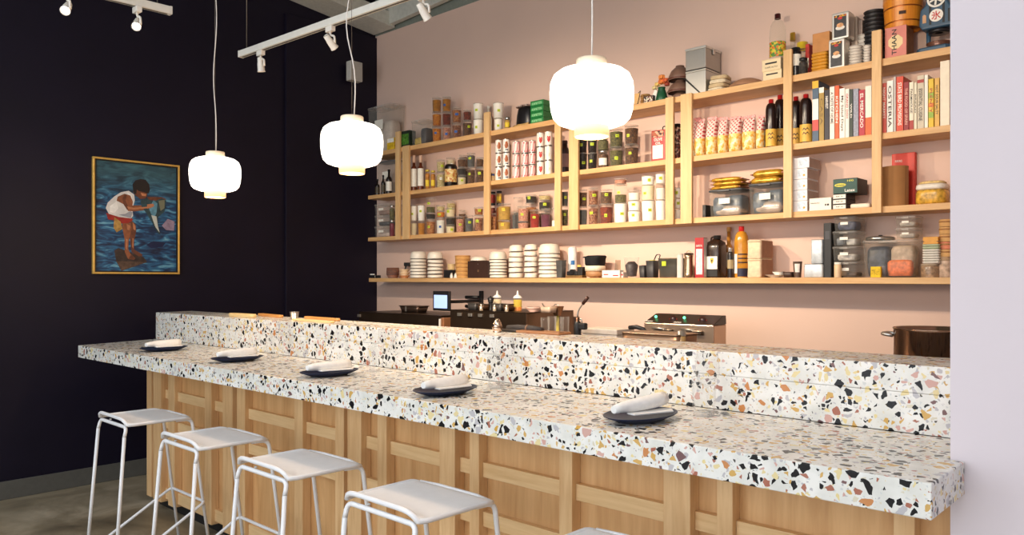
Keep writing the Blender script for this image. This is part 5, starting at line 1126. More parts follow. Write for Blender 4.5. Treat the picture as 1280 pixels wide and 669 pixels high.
t = thing('black_strainer', 'black handled scoop resting behind the small tan bowls', 'scoop', (sx(507, 4.74), 4.745, ZL)); part('handle', G().tube([(-.01, 0, .004), (-.015, 0, .08), (.0, 0, .12)], .008), black, t); part('head', G().box(-.02, .05, -.014, .014, .115, .15), M((40, 40, 42), .5), t, .006)
cer = M((234, 226, 212), .35, 0, .04, 10); GB = 'white bowls stacked upside down'
mk = lambda top, n: [346 - (346 - top - 11) * (i + 1) / n for i in range(n)]
def bowlstack(a, b, y, top, n, where, mat=cer, nm='white bowl', tilt=0):
    x, k = survey((a + b) / 2, y); r = (b - a) / 2 * k / FOC * .985; ztop = sz(top, k); hg = min(r * .95, (ztop - ZL) * .36)
    for i in range(n):
        zb = ZL + (ztop - hg - ZL) * i / (n - 1)
        wd = ('bottom', 'second', 'third', 'fourth', 'fifth', 'sixth', 'seventh', 'eighth', 'ninth')[i] if i < n - 1 else 'topmost'
        hh = min(hg, (ztop - hg - ZL) / (n - 1) - .0012 - tilt * .11) if i < n - 1 else hg
        if i < n - 1: pr = [(0, .001), (r * .9, .001), (r * .985, 0), (r, .003), (r * .985, hh * .5), (r * .95, hh), (0, hh)]
        else: pr = [(0, .001), (r * .9, .001), (r * .985, 0), (r, .003), (r * .985, hh * .4), (r * .93, hh * .7), (r * .82, hh * .92), (r * .6, hh), (0, hh)]
        t = tag(part('bowl', G().lathe(pr, 32), mat, None), f'{nm} turned over {where}, {wd}' + ('' if i == n - 1 else ' from the shelf'), 'bowl', GB)
        dx = random.uniform(-.004, .004)
        t.location = (x + dx, y, zb); t.rotation_euler.y = (tilt * (1, -1, -.6, 1)[i % 4]) if i else 0
        part('rim', G().lathe([(r * .97, -.0002), (r * 1.004, -.0002), (r * 1.006, .0045), (r * .97, .0045)], 32), M((58, 50, 42), .5), t)
bowlstack(512.6, 533, YF + .01, 314.5, 7, 'in the stack beside the small tan bowls')
bowlstack(534, 554, YF + .01, 315, 6, 'in the stack next to the tan cup', tilt=.04)
bowlstack(611.5, 634, YF + .015, 314.5, 7, 'in the stack beside the dark chest')
bowlstack(635.8, 654.2, YF, 306.5, 6, 'in the second stack from the dark chest', tilt=.03)
bowlstack(655, 672, YF, 305.5, 6, 'in the third stack past the dark chest', tilt=.045)
bowlstack(672.8, 700, YF + .03, 305, 7, 'in the broad stack by the tall tub')
x, k = survey(564, 4.535); 
x, k = survey(560, 4.66); zz = ZL
x0 = sx(554.8, 4.60); x1 = sx(565.5, 4.60)
t = carton('black_tin', x0, x1, 4.60, 4.68, ZL, .072, black, 'small black tin under the tan cup on the lower shelf', 'tin', flap=False)
part('lid_rim', G().box(-(x1 - x0) / 2 - .001, (x1 - x0) / 2 + .001, -.041, .041, .06, .0715), M((44, 42, 42), .4), t)
t = tag(part('cup', G().lathe([(0, 0), (.031, 0), (.035, .04), (.036, .05), (.033, .05), (.03, .01), (0, .008)], 24), M((206, 176, 126), .5, 0, .1), None), 'tan cup standing on the small black tin', 'cup'); t.location = ((x0 + x1) / 2, 4.64, ZL + .0732); part('rim', G().lathe([(.0325, .0495), (.0365, .0495), (.0365, .052), (.0325, .052)], 24), M((226, 204, 160), .5), t)
for i, p in enumerate((564.4, 569.3)):
    x, k = survey(p, 4.567); t = thing('shaker', f'small white shaker {("in front of the black tin", "beside the wooden baskets")[i]}', 'shaker', (x, 4.568, ZL), 0, 'white shakers'); part('body', G().lathe([(0, 0), (.013, 0), (.014, .01), (.01, .032), (0, .033)], 16), white, t); part('top', G().lathe([(.0095, .0335), (.009, .04), (.005, .044), (0, .045)], 16), M((206, 200, 190), .4), t)
x, k = survey(578.3, 4.63); n = 6; hs = (sz(319.5, k) - ZL) / n; r = 9.6 * k / FOC
for i in range(n):
    h = hs - .001 if i < n - 1 else hs
    t = tag(part('wooden_basket', G().lathe([(0, 0), (r * (.86 + .024 * i), 0), (r * (.88 + .024 * i), h), (r * .8, h), (0, h * .9)], 28), M((206, 154, 92), .6, 0, .12, 30), None), f'nested tan wooden tub beside the dark chest, {("bottom", "second", "third", "fourth", "fifth", "top")[i]} one', 'tub', 'nested wooden tubs'); t.location = (x, 4.63, ZL + i * hs)
    part('band', G().lathe([(r * (.88 + .024 * i), h * .7), (r * (.89 + .024 * i), h * .72), (r * (.895 + .024 * i), h * .9), (r * (.88 + .024 * i), h * .92)], 28), M((180, 126, 70), .6), t)
x0, k = survey(584.5, 4.575); x1 = sx(611, 4.575); h = sz(326.5, k) - ZL; W = x1 - x0 - .002
t = carton('dark_chest', x0, x1 - .002, 4.575, 4.70, ZL, h, M((58, 36, 28), .5, 0, .15, 20), 'dark brown chest under a white bowl on the lower shelf', 'chest', flap=False); part('brass_clasp', G().box(-.006, .01, -.0645, -.0628, h * .35, h * .48), M((150, 120, 90), .35, .6), t, .001); part('knob', G().box(-.003, .003, -.0645, -.0628, h * .78, h * .84), steel, t)
x, k = survey(598, 4.63); t = tag(part('bowl', G().lathe([(.072, 0), (.074, .003), (.06, .028), (.045, .036), (0, .036), (0, .032), (.04, .031), (.056, .024), (.069, .003)], 32), cer, None), 'single white bowl turned over on the dark chest', 'bowl'); t.location = (x, 4.635, ZL + h + .001); part('rim', G().lathe([(.0685, -.0004), (.0745, -.0004), (.0745, .003), (.0685, .003)], 32), M((120, 104, 84), .5), t)
x, k = survey(696, 4.575); r = 7.6 * k / FOC; h = sz(325.5, k) - ZL
x = sx(697.5, 4.6)
t = thing('utensil_tub', 'dark translucent tall tub in front of the broad bowl stack', 'tub', (sx(694.5, 4.52), 4.0, ZL)); t.location = (sx(701.5, 4.585), 4.585, ZL)
part('wall', G().loft([(0, .024, .026), (.004, .026, .028), (h, .031, .033), (h, .029, .031), (.01, .024, .026)], 24, 6), clear((120, 116, 118), .2, .2, 'smoke'), t); part('contents', G().loft([(.011, .022, .024), (h * .8, .026, .028)], 20, 6), M((52, 50, 54), .5, 0, .4, 60), t)
x, k = survey(712.5, 4.67); r = 5.4 * k / FOC
t = thing('spray_can', 'white spray can with a blue mark standing behind the dark machine', 'spray can', (x, 4.70, ZL))
hh = sz(308.5, k) - ZL
part('can_body', G().lathe([(0, 0), (r, 0), (r, hh * .93), (r * .9, hh * .97), (0, hh * .97)], 24), M((230, 230, 230), .35), t); part('cap', G().lathe([(0, hh * .9705), (r * .85, hh * .9705), (r * .85, hh * .995), (0, hh)], 20), M((214, 214, 214), .4), t); part('blue_mark', G().arc(r + .0006, hh * .42, hh * .56, cam_a(x, 4.7) - .4, cam_a(x, 4.7) + .5, .0006), M((50, 110, 170), .5), t)
x0, k = survey(707, 4.585); x1 = sx(727.5, 4.585); W = x1 - x0
t = thing('vacuum_pump', 'dark little machine with a cylinder and dial beside the spray can', 'machine', ((x0 + x1) / 2, 4.585, ZL))
part('base', G().box(-W / 2, W / 2, 0, .06, 0, .018), M((120, 90, 50), .5, 0, .3, 30), t, .003); part('body', G().box(-W / 2 + .005, W * .16, .005, .055, .0185, .05), black, t, .005); part('lens', G().tube([(-W * .12, -.006, .045), (-W * .12, .03, .045)], .02, 18), M((34, 32, 34), .3), t); part('dial', G().lathe([(0, .051), (.012, .051), (.012, .062), (0, .062)], 16, (-.03, .03)), steel, t); part('side_block', G().box(W * .2, W / 2, .0, .055, .0185, .082), M((36, 34, 34), .5), t, .004); part('yellow_tag', G().box(W * .1, W * .34, .02, .024, .0825, .098), M((206, 180, 90), .6), t)
x, k = survey(742.5, 4.63); r = 12.8 * k / FOC
t = thing('straw_tub', 'wide tan tub with a cream band under a black cloth', 'tub', (x, 4.645, ZL)); part('tub_wall', G().lathe([(0, 0), (r * .5, 0), (r * .55, .006), (r * .9, .012), (r * .93, .05), (0, .05)], 32), M((176, 132, 92), .5, 0, .1), t); part('cream_band', G().lathe([(r * .92, .0503), (r, .0503), (r, .088), (r * .9, .09), (0, .09)], 32), M((236, 222, 196), .5), t)
t = tag(part('black_cloth', G().loft([(0, r * .82, .06), (.01, r * .86, .066), (.05, r * .9, .07), (.068, r * .96, .066, .006, 0), (.075, r * .8, .05, .012, 0)], 32, 3.4), M((24, 25, 28), .8, 0, .4, 40, .3, .5), None), 'folded black cloth on the wide tan tub', 'cloth'); t.location = (x, 4.645, ZL + .0915); part('loose_corner', G().loft([(.058, .03, .02, -r * .8, -.02), (.066, .034, .022, -r * .84, -.02), (.07, .02, .014, -r * .8, -.02)], 12, 2.4), M((30, 31, 34), .8), t)
x0, k = survey(752.5, 4.56); x1 = sx(774.5, 4.56)
t = carton('tea_light_box', x0, x1, 4.56, 4.61, ZL, sz(338, k) - ZL, M((238, 230, 220), .5), 'small white box with two red marks on the lower shelf', flap=False); W = x1 - x0
part('red_mark', G().box(-W * .4, -W * .14, -.0258, -.0251, .02, .028), M((180, 36, 40), .5), t); part('red_mark', G().box(W * .12, W * .42, -.0258, -.0251, .012, .02), M((180, 36, 40), .5), t)
x0 = sx(775.5, 4.58); x1 = sx(779, 4.58); carton('tea_light_box', x0, x1, 4.58, 4.64, ZL, .04, M((222, 206, 200), .5), 'smaller white and red box beside the two-mark box', flap=False, front=M((170, 40, 44), .5), front_box=(.2, .9, .4, .7))
t = thing('paper_cone', 'thin clear plastic wedge leaning behind the small white box', 'holder', (sx(769, 4.68), 4.68, ZL)); part('sheet', G().prism([(-.05, 0), (.03, 0), (.028, .13), (.022, .13), (.012, .03)], -.03, .03, 'y'), clear((225, 222, 215), .12, .2, 'sheet'), t); part('foot_strip', G().box(-.048, .03, -.031, .031, -.0, .003), lid_m, t)
x, k = survey(789.5, 4.625); r = 9.8 * k / FOC; h = sz(322, k) - ZL
t = thing('tumbler', 'clear flared tumbler full of dark pieces on the lower shelf', 'glass', (x, 4.625, ZL)); part('wall', G().lathe([(0, 0), (r * .62, 0), (r * .68, .01), (r, h), (r * .96, h), (r * .62, .01), (0, .006)], 28), glass_m, t); part('contents', G().lathe([(0, .007), (r * .6, .011), (r * .84, h * .62), (r * .4, h * .8), (0, h * .74)], 20), M((66, 56, 56), .5, 0, .6, 70), t)
for i, (a, b, py) in enumerate(((797.5, 805, 332), (806, 816.5, 326))):
    x0, k = survey(a, 4.575); x1 = sx(b, 4.575); h = sz(py, k) - ZL; W = (x1 - x0) / 2
    t = thing('caddy', f'{("lower", "taller")[i]} dark grey open bin beside the dark tumbler', 'bin', ((x0 + x1) / 2, 4.62, ZL), 0, 'dark grey bins'); part('bin_wall', G().loft([(0, W * .8, .034), (.004, W * .84, .036), (h, W, .042), (h, W * .92, .038), (.01, W * .78, .033)], 20, 7), M((56, 54, 56), .5), t); part('contents', G().loft([(.012, W * .74, .03), (h * .92, W * .82, .034), (h * 1.03, W * .5, .02)], 16, 4), M((70, 68, 70), .6, 0, .5, 60) if i == 0 else M((206, 206, 60), .7, 0, .1), t, label=None)
t = thing('tongs', 'black looped tong handles and a blue tie standing behind the grey bins', 'tongs', (sx(819, 4.68), 4.70, ZL)); 
for q in (-1, 1): part('arm', G().tube([(q * .006, 0, .0), (q * .012 - .02, 0, .07), (q * .02, 0, .13), (q * .016 + .012, 0, .16), (q * .004 + .012, .0, .165)], .004), black, t)
part('blue_tie', G().lathe([(.008, .06), (.022, .062), (.022, .085), (.008, .087)], 14, (.0, 0)), M((50, 90, 170), .6), t)
x0, k = survey(821, 4.575); x1 = sx(845.5, 4.575); h = sz(323, k) - ZL; W = (x1 - x0) / 2
t = thing('storage_tub', 'square olive-brown filled tub with a yellow tag', 'tub', ((x0 + x1) / 2, 4.64, ZL)); part('wall', G().loft([(0, W * .86, .052), (.004, W * .9, .056), (h, W * .985, .064), (h, W * .95, .061), (.01, W * .86, .052)], 28, 8), clear((200, 196, 170), .12, .15, 'olv'), t); part('contents', G().loft([(.011, W * .84, .05), (h * .94, W * .93, .059)], 24, 8), M((70, 60, 24), .4, 0, .3, 20), t); part('yellow_tag', G().box(-W * .5, -W * .08, -.064, -.062, h * .6, h * .84), green_s, t); part('rim', G().loft([(h - .004, W, .066), (h + .002, W, .066), (h + .002, W * .95, .061)], 28, 8), lid_m, t)
x, k = survey(850.3, 4.635); r = 3.9 * k / FOC; h = sz(317.5, k) - ZL
t = thing('white_canister', 'slim white canister beside the steel shaker', 'canister', (sx(850.3, 4.6), 4.6, ZL)); part('can_body', G().lathe([(0, 0), (r, 0), (r, h * .94), (0, h * .94)], 20), M((222, 214, 206), .4), t); part('lid', G().lathe([(0, h * .9405), (r * 1.02, h * .9405), (r * 1.02, h), (0, h)], 20), M((200, 190, 180), .4), t)
x, k = survey(861, 4.615); r = 5.8 * k / FOC; h = sz(313, k) - ZL
t = thing('cocktail_shaker', 'brushed steel shaker with a waist on the lower shelf', 'shaker', (x, 4.615, ZL)); part('body', G().lathe([(0, 0), (r, 0), (r * 1.02, h * .2), (r * .86, h * .62), (r * .9, h * .74), (r, h * .84), (0, h * .85)], 28), M((196, 168, 138), .25, .9), t); part('collar', G().lathe([(0, h * .8505), (r * 1.04, h * .8505), (r * 1.04, h * .875), (r * .8, h * .9), (0, h * .9)], 28), M((80, 60, 48), .3, .8), t); part('loop', G().tube([(r * .5 * math.cos(a), 0, h * .91 + r * .32 * math.sin(a) + .002) for a in [i * PI / 8 for i in range(9)]], .0025), M((200, 160, 110), .3, .7), t)
x0, k = survey(868.5, 4.57); x1 = sx(879.5, 4.57); h = sz(297.5, k) - ZL; W = x1 - x0
t = thing('oil_can', 'tall red box with a pale panel beside the steel shaker', 'box', ((x0 + x1) / 2, 4.57, ZL)); part('box_body', G().box(-W / 2, W / 2, 0, .05, 0, h), M((168, 24, 34), .4), t, .002); part('pale_panel', G().box(-W * .36, W * .36, -.0008, 0, h * .08, h * .72), M((206, 208, 214), .5, 0, .2, 60), t); part('white_side', G().box(W / 2, W / 2 + .0008, .004, .046, .004, h - .004), M((230, 220, 212), .5), t); lettering('OLIVE OIL', white, t, 0, -.0009, h * .8, W * .7, h * .05)
x, k = survey(893, 4.645); r = 10 * k / FOC; h = sz(294.5, k) - ZL
t = thing('vinegar_jug', 'big dark square-shouldered bottle with a yellow crest on a white label', 'bottle', (x + .004, 4.665, ZL)); dk = M((44, 30, 22), .22, 0, .2)
part('body', G().loft([(0, r * .94, .056), (.006, r, .06), (h * .72, r, .06), (h * .84, r * .9, .05), (h * .9, r * .4, .026), (h * .92, r * .36, .02)], 28, 5), dk, t)
part('cap', G().lathe([(0, h * .9205), (.024, h * .9205), (.024, h), (0, h)], 18, (.006, 0)), black, t); part('paper_label', G().box(-r * .72, r * .72, -.0612, -.0603, h * .2, h * .5), white_s, t); part('dark_base_label', G().box(-r * .72, r * .72, -.0612, -.0603, h * .03, h * .19), black, t); part('crest', G().prism([(-.012, h * .46), (.012, h * .46), (.012, h * .38), (0, h * .32), (-.012, h * .38)], -.0618, -.0613, 'y'), M((214, 180, 50), .5), t); part('crest_mark', G().prism([(-.006, h * .42), (.006, h * .42), (0, h * .34)], -.0624, -.0619, 'y'), black, t); part('handle', G().tube(bent([(-r * .7, 0, h * .82), (-r * .75, 0, h * .97), (-r * .1, 0, h * .97), (-r * .1, 0, h * .88)], .02), .006), dk, t)
x, k = survey(910.6, 4.76); bottle(x, 4.765, ZL, .026, sz(284, k) - ZL, 'slender amber bottle with a tall cork behind the dark jug', None, M((170, 116, 50), .25, 0, .2), M((206, 156, 90), .6), .34, .42, white_s, (.2, .5), .07)
x, k = survey(913.8, 4.60); bottle(x, 4.592, ZL, .0185, sz(310, k) - ZL, 'small dark bottle in front of the corked amber bottle', None, M((40, 34, 34), .25), M((180, 180, 184), .3, .6), .14, .6, M((170, 150, 110), .5), (.3, .6), .1)
x, k = survey(926, 4.63); hh = sz(283, k) - ZL; r = 9 * k / FOC
t = bottle(x, 4.64, ZL, r, hh, 'large golden oil bottle with a red cap on the lower shelf', None, M((196, 136, 44), .2, 0, .3, 14), M((176, 30, 36), .4), .1, .3, None, (.1, .4), .09, .28)
a = cam_a(x, 4.64)
for zz in (.28, .36, .44): part('dark_stripe', G().arc(r + .0006, hh * zz, hh * (zz + .025), a - .5, a + .9, .0006, 8), M((50, 30, 30), .5), t)
part('white_panel', G().arc(r + .0012, hh * .08, hh * .46, a - 1.3, a - .6, .0006, 6), white_s, t); part('blue_base', G().arc(r + .0006, hh * .02, hh * .18, a - .58, a + 1.2, .0006, 8), M((34, 36, 60), .5), t)
kraft = M((228, 204, 172), .85, 0, .12, 40, .2, .6); kr2 = M((170, 124, 96), .8, 0, .1, 20)
x0, k = survey(933, 4.565); x1 = sx(951, 4.565); h = (sz(300.5, k) - ZL); zz = ZL
for i in range(2):
    t = thing('paper_sack', f'crumpled cream paper parcel with a brown side, {("lower", "upper")[i]} of two', 'paper parcel', ((x0 + x1) / 2, 4.565, zz), 0, 'cream paper parcels'); hh = h / 2 - .001; W = x1 - x0
    part('sack', G().loft([(0, W * .47, .085), (.006, W * .5, .088), (hh * .5, W * .48, .087), (hh, W * .49, .088)], 28, 9, 0, None, (0, .09)), kraft, t); part('brown_side', G().box(W * .5, W * .5 + .0012, .012, .168, .006, hh - .004), kr2, t); part('seam', G().box(-W * .44, W * .44, .0, .0015, hh * .9, hh * .94), M((190, 160, 130), .8), t); zz += h / 2
x, k = survey(968, 4.60); t = tag(part('saucer', G().lathe([(0, 0), (.03, 0), (.034, .004), (.058, .014), (.06, .016), (.056, .0165), (.03, .008), (0, .008)], 32), M((232, 226, 216), .35), None), 'small white saucer under a white dish beside the cream parcels', 'saucer'); t.location = (sx(967, 4.60), 4.625, ZL); part('rim', G().lathe([(.0585, .0145), (.0608, .0155), (.0605, .0172), (.058, .0168)], 32), M((180, 170, 160), .4), t)
t = tag(part('small_dish', G().lathe([(0, 0), (.022, 0), (.036, .014), (.037, .018), (.033, .018), (.02, .006), (0, .005)], 28), M((230, 224, 214), .35), None), 'small white dish sitting on the white saucer', 'dish'); t.location = (sx(971, 4.60), 4.625, ZL + .0175); part('rim', G().lathe([(.0325, .0175), (.0375, .0175), (.037, .0195), (.033, .0195)], 28), M((150, 130, 110), .4), t)
x0, k = survey(979, 4.60); x1 = sx(991, 4.60); t = thing('dark_tray', 'low dark brown tray behind the white saucer', 'tray', ((x0 + x1) / 2, 4.64, ZL)); W = (x1 - x0) / 2; part('tray_body', G().loft([(0, W * .9, .05), (.034, W, .056), (.034, W * .9, .05), (.008, W * .8, .045)], 24, 6), M((60, 40, 34), .5), t); part('white_bead', G().lathe([(0, .009), (.012, .01), (.014, .02), (.01, .03), (0, .034)], 14, (W * .3, -.02)), white, t)
x, k = survey(997, 4.615); t = thing('mug', 'dark-backed white cup beside the white paper parcels', 'cup', (x, 4.615, ZL)); r = 5.5 * k / FOC; h = sz(328, k) - ZL
part('cup_body', G().lathe([(0, 0), (r * .7, 0), (r * .76, .004), (r, h), (r * .94, h), (r * .7, .01), (0, .008)], 24), M((90, 72, 62), .4), t); part('white_panel', G().arc(r * .82, h * .35, h * .9, cam_a(x, 4.6) - .7, cam_a(x, 4.6) + .5, .001, 6, 0, r * .985), M((236, 228, 220), .5), t); part('rim', G().lathe([(r * .93, h), (r * 1.02, h), (r * 1.02, h + .004), (r * .93, h + .004)], 24), M((40, 34, 30), .4), t)
foil = M((206, 212, 216), .35, .15, .2, 30, .5, .5)
for i, (a, b, pb, py) in enumerate(((1004, 1028, 346, 330.5), (1013, 1027.5, 330, 300))):
    x0, k = survey(a, 4.57); x1 = sx(b, 4.57); W = (x1 - x0) / 2; z0 = ZL if i == 0 else zt_
    h = sz(py, k) - z0; zt_ = z0 + h + .003
    t = thing('wrapped_parcel', ('low white crinkled parcel', 'tall white crinkled parcel standing on the low one')[i] + ' beside the black binder', 'parcel', ((x0 + x1) / 2, 4.615, z0), 0, 'white wrapped parcels'); part('wrapper', G().loft([(0, W * .94, .038), (.005, W, .042), (h - .005, W * .99, .042), (h, W * .94, .038)], 28, 8), foil, t); part('red_edge', G().box(-W * 1.002 - .001, -W * .99, -.03, .03, .006, h - .006), M((110, 40, 40), .5), t); part('dark_band', G().box(-W * .94, W * .94, -.036, .036, h, h + .002), M((60, 50, 46), .5), t)
x0, k = survey(1029.5, 4.59); x1 = sx(1039, 4.59); h = sz(279, k) - ZL; W = x1 - x0
t = thing('binder', 'tall black binder standing beside the stacked clear boxes', 'binder', ((x0 + x1) / 2, 4.59, ZL)); part('cover', G().box(-W / 2, -W / 2 + .003, 0, .19, 0, h).box(W / 2 - .003, W / 2, 0, .19, 0, h).box(-W / 2 + .003, W / 2 - .003, 0, .003, 0, h), black, t, .001); part('pages', G().box(-W / 2 + .0035, W / 2 - .0035, .004, .18, .004, h - .006), M((225, 220, 208), .8), t); part('spine_label', G().box(-W * .3, W * .3, -.001, 0, h * .7, h * .85), M((60, 60, 66), .5), t)
zz = ZL
cont = [[(.05, .5, .1, .8, .5, M((176, 150, 120), .6)), (.5, .95, .1, .8, .4, M((90, 70, 60), .6))], [(.08, .9, .1, .8, .6, M((214, 206, 198), .6, 0, .3, 60))], [(.05, .45, .1, .8, .7, M((110, 116, 124), .5)), (.5, .95, .1, .8, .6, M((220, 216, 210), .6))], [(.05, .95, .1, .85, .8, M((72, 78, 104), .5, 0, .6, 60))]]
for i, py in enumerate((327.5, 308.5, 289.5, 271)):
    x0, k = survey(1040.5, 4.585); bin_box(1040.5 - (1.5 if i in (1, 2) else 0), 1071.5 - i * .6, 4.585, 4.77, zz, py, f'clear grip-lid box beside the black binder, {("bottom", "second", "third", "top")[i]} one', cont[i], 'grip-lid boxes'); zz = sz(py, k) + .0006
x, k = survey(1047.5, 4.57); t = thing('glass_jar', 'small cream jar with a white lid in front of the grip-lid boxes', 'jar', (sx(1047, 4.561), 4.564, ZL)); part('body', G().lathe([(0, 0), (.019, 0), (.02, .004), (.02, .07), (.016, .075), (0, .075)], 20), M((226, 190, 150), .4), t); part('lid', G().lathe([(0, .0755), (.018, .0755), (.018, .088), (0, .088)], 20), white, t)
t = bin_box(1076, 1145, 4.585, 4.77, ZL, 301, 'largest clear bin, holding orange netting and dark bags', [(.02, .5, .02, .9, .9, M((62, 66, 78), .4, 0, .6, 30)), (.5, .97, .1, .95, .92, M((196, 172, 150), .6, 0, .3, 30)), (.46, .96, .0, .4, .5, M((232, 120, 64), .5, 0, .3, 70)), (.2, .44, .0, .3, .35, M((120, 120, 130), .4, 0, .4, 40))], paper=False)
x0, k = survey(1088.5, 4.56); x1 = sx(1101, 4.56); carton('sponge', x0, x1, 4.556, 4.58, ZL, sz(333.5, k) - ZL, M((232, 196, 40), .8, 0, .1, 90), 'small yellow block in front of the largest clear bin', 'sponge', flap=False, front=M((216, 176, 40), .8, 0, .5, 120))
xk, k = survey(1099, 4.66); zb = sz(300.5, survey(1076, 4.585)[1]) + .001
t = thing('metal_lid', 'domed steel lid lying on the largest clear bin', 'lid', (xk, 4.68, zb)); part('dome', G().lathe([(.074, 0), (.078, .003), (.078, .012), (.07, .019), (.03, .023), (0, .024)], 32), steel, t); part('knob', G().lathe([(0, .0242), (.01, .0242), (.012, .029), (0, .031)], 16), black, t)
zz = zb
for i, py in enumerate((285, 270.5)):
    x0, k = survey(1118, 4.60); bin_box(1118, 1145, 4.60, 4.76, zz, py, f'small clear box of papers on the largest clear bin, {("lower", "upper")[i]} one', [(.08, .92, .1, .85, .65, M((204, 192, 180), .6, 0, .2, 40))], 'small clear boxes'); zz = sz(py, k) + .0006
x0, k = survey(1151.5, 4.58); x1 = sx(1174, 4.58); W = x1 - x0
zz = ZL
x, kk = survey(1161, 4.60); t = thing('glass_jar', 'low wide jar of mixed bits under the square plates', 'jar', (sx(1162.5, 4.62), 4.63, ZL)); hj = sz(330, k) - ZL
part('glass', G().lathe([(0, 0), (.046, 0), (.048, .006), (.048, hj * .8), (.044, hj * .88), (0, hj * .88)], 28), M((150, 122, 96), .3, 0, .5, 60), t); part('lid', G().lathe([(0, hj * .8805), (.047, hj * .8805), (.047, hj), (0, hj)], 28), M((170, 150, 130), .4), t)
zz = ZL + hj + .0005; n = 8; hs = (sz(305.5, k) - zz) / n
for i in range(n):
    mm = M((176, 186, 150), .4) if i >= n - 2 else M((222, 216, 206), .4)
    nm = ('bottom', 'second', 'third', 'fourth', 'fifth', 'sixth', 'seventh', 'top')[i]
    t = tag(part('square_plate', G().loft([(0, W * .44, .06), (hs * .4, W * .49, .068), (hs * .85, W * .5, .07), (hs * .85, W * .44, .06)], 24, 8), mm, None), f'{"pale green" if i >= n - 2 else "white"} square plate stacked under the orange box, {nm} one', 'plate', 'square plates'); t.location = ((x0 + x1) / 2, 4.655, zz + i * hs)
    part('rim', G().loft([(hs * .78, W * .495, .069), (hs * .93, W * .503, .0705), (hs * .93, W * .48, .066)], 24, 8), M((200, 196, 184), .4), t)
zz += n * hs + .0005
x0b = sx(1153, 4.58); x1b = sx(1172, 4.58); t = carton('orange_box', x0b, x1b, 4.59, 4.68, zz, sz(296.5, k) - zz, M((214, 150, 54), .5, 0, .1, 30), 'small orange box on the square plates', flap=False); part('dark_corner_mark', G().box(-.045, -.03, -.0462, -.0452, .012, .016).box(.03, .045, -.0462, -.0452, .012, .016), M((90, 50, 20), .5), t)
x, k = survey(1183, 4.62); zz = ZL
jr = .034
t = thing('glass_jar', 'clear jar against the lilac wall under the bamboo steamers', 'jar', (sx(1181, 4.63), 4.64, ZL)); part('glass', G().lathe([(0, 0), (jr, 0), (jr, .085), (jr * .9, .09), (0, .09)], 24), M((186, 160, 140), .25, 0, .4, 40), t); part('lid', G().lathe([(0, .0905), (jr * .95, .0905), (jr * .95, .11), (0, .11)], 24), M((180, 150, 120), .4), t)
zz = ZL + .1105
for i in range(5):
    h = .04; t = tag(part('steamer_basket', G().lathe([(0, 0), (.036, 0), (.036, h * .9), (.03, h), (0, h)], 28), M((206, 160, 104) if i != 1 else (212, 130, 100), .6, 0, .12, 40), None), f'small round bamboo basket against the lilac wall, {("bottom", "second", "third", "fourth", "top")[i]} one', 'basket', 'bamboo baskets'); t.location = (sx(1183, 4.64), 4.645, zz); zz += h + .0005
    part('band', G().lathe([(.036, h * .55), (.0375, h * .57), (.0375, h * .75), (.036, h * .77)], 28), M((160, 112, 64), .6), t)

# ================================================================ kitchen behind the bar
stain = M((96, 78, 64), .3, .85, .15, 4); stain2 = M((74, 58, 48), .34, .8, .2, 4); rimm = M((196, 188, 178), .3, .8)
ps = thing('prep_station', 'low steel prep counter hidden behind the terrazzo ledge', 'counter')
SY0, SY1, SZ_ = 2.76, 3.16, 1.272
part('worktop', G().box(-5.2, -.56, SY0, SY1, SZ_ - .04, SZ_), M((150, 132, 116), .35, .6), ps, .003); part('cabinet', G().box(-5.15, -.6, SY0 + .03, SY1 - .03, .08, SZ_ - .041), stain, ps)
for q in (-5.1, -3.6, -2.1, -.7): part('leg', G().box(q - .03, q + .03, SY0 + .05, SY1 - .05, 0, .079), stain2, ps)
def fridge(px0, px1, y0, py, label, clips, tag_=True):
    x0, k = survey(px0, y0); x1 = sx(px1, y0); zt = sz(py, k)
    t = thing('condiment_fridge', label, 'fridge', ((x0 + x1) / 2, y0, 0), 0, 'steel prep fridges'); W = (x1 - x0) / 2
    part('cabinet', G().box(-W, W, 0, .62, .1, .9), stain2, t, .004); part('rail_front', G().box(-W, W, .05, .07, .9005, zt), stain, t, .002); part('rail_back', G().box(-W, W, .58, .6, .9005, zt + .0), stain, t, .002)
    part('rail_side', G().box(-W, -W + .02, .0705, .5795, .9005, zt), stain, t); part('rail_side', G().box(W - .02, W, .0705, .5795, .9005, zt), stain, t)
    part('rail_top', G().box(-W, W, .05, .6, zt + .0003, zt + .008), stain2, t, .002)
    for q in (-W * .5, W * .5): part('door', G().box(q - W * .48, q + W * .48, -.02, -.001, .14, .86), stain, t, .003); part('handle', G().box(q - .06, q + .06, -.035, -.0205, .78, .8), rimm, t)
    for q in (-W * .8, W * .8): part('foot', G().lathe([(0, 0), (.025, 0), (.025, .0995), (0, .0995)], 12, (q, .1)), black, t)
    for c in clips: part('clip', G().box(c * W - .022, c * W + .022, .038, .0495, zt - .04, zt - .015), rimm, t, .002)
    return zt + .0085
z1 = fridge(443, 545, 4.12, 391, 'dark steel prep fridge rail nearest the dark wall behind the ledge', (-.98,))
z2 = fridge(557, 652, 4.12, 388.5, 'dark steel prep fridge rail under the squeeze bottles', (-.72, -.42, -.15, .16))
t = thing('paper_stack', 'pale card and brown paper wedged between the two steel fridges', 'papers', (sx(551, 4.13) + .004, 4.13, .0)); part('white_card', G().box(-.03, -.012, 0, .2, .0, sz(398, survey(550, 4.2)[1])), white, t, .002); part('brown_sheet', G().box(-.005, .03, 0, .2, 0, sz(396.5, survey(550, 4.2)[1])), M((150, 100, 66), .6), t, .006)
x0, k = survey(497, 4.35); x1 = sx(521, 4.35); W = (x1 - x0) / 2
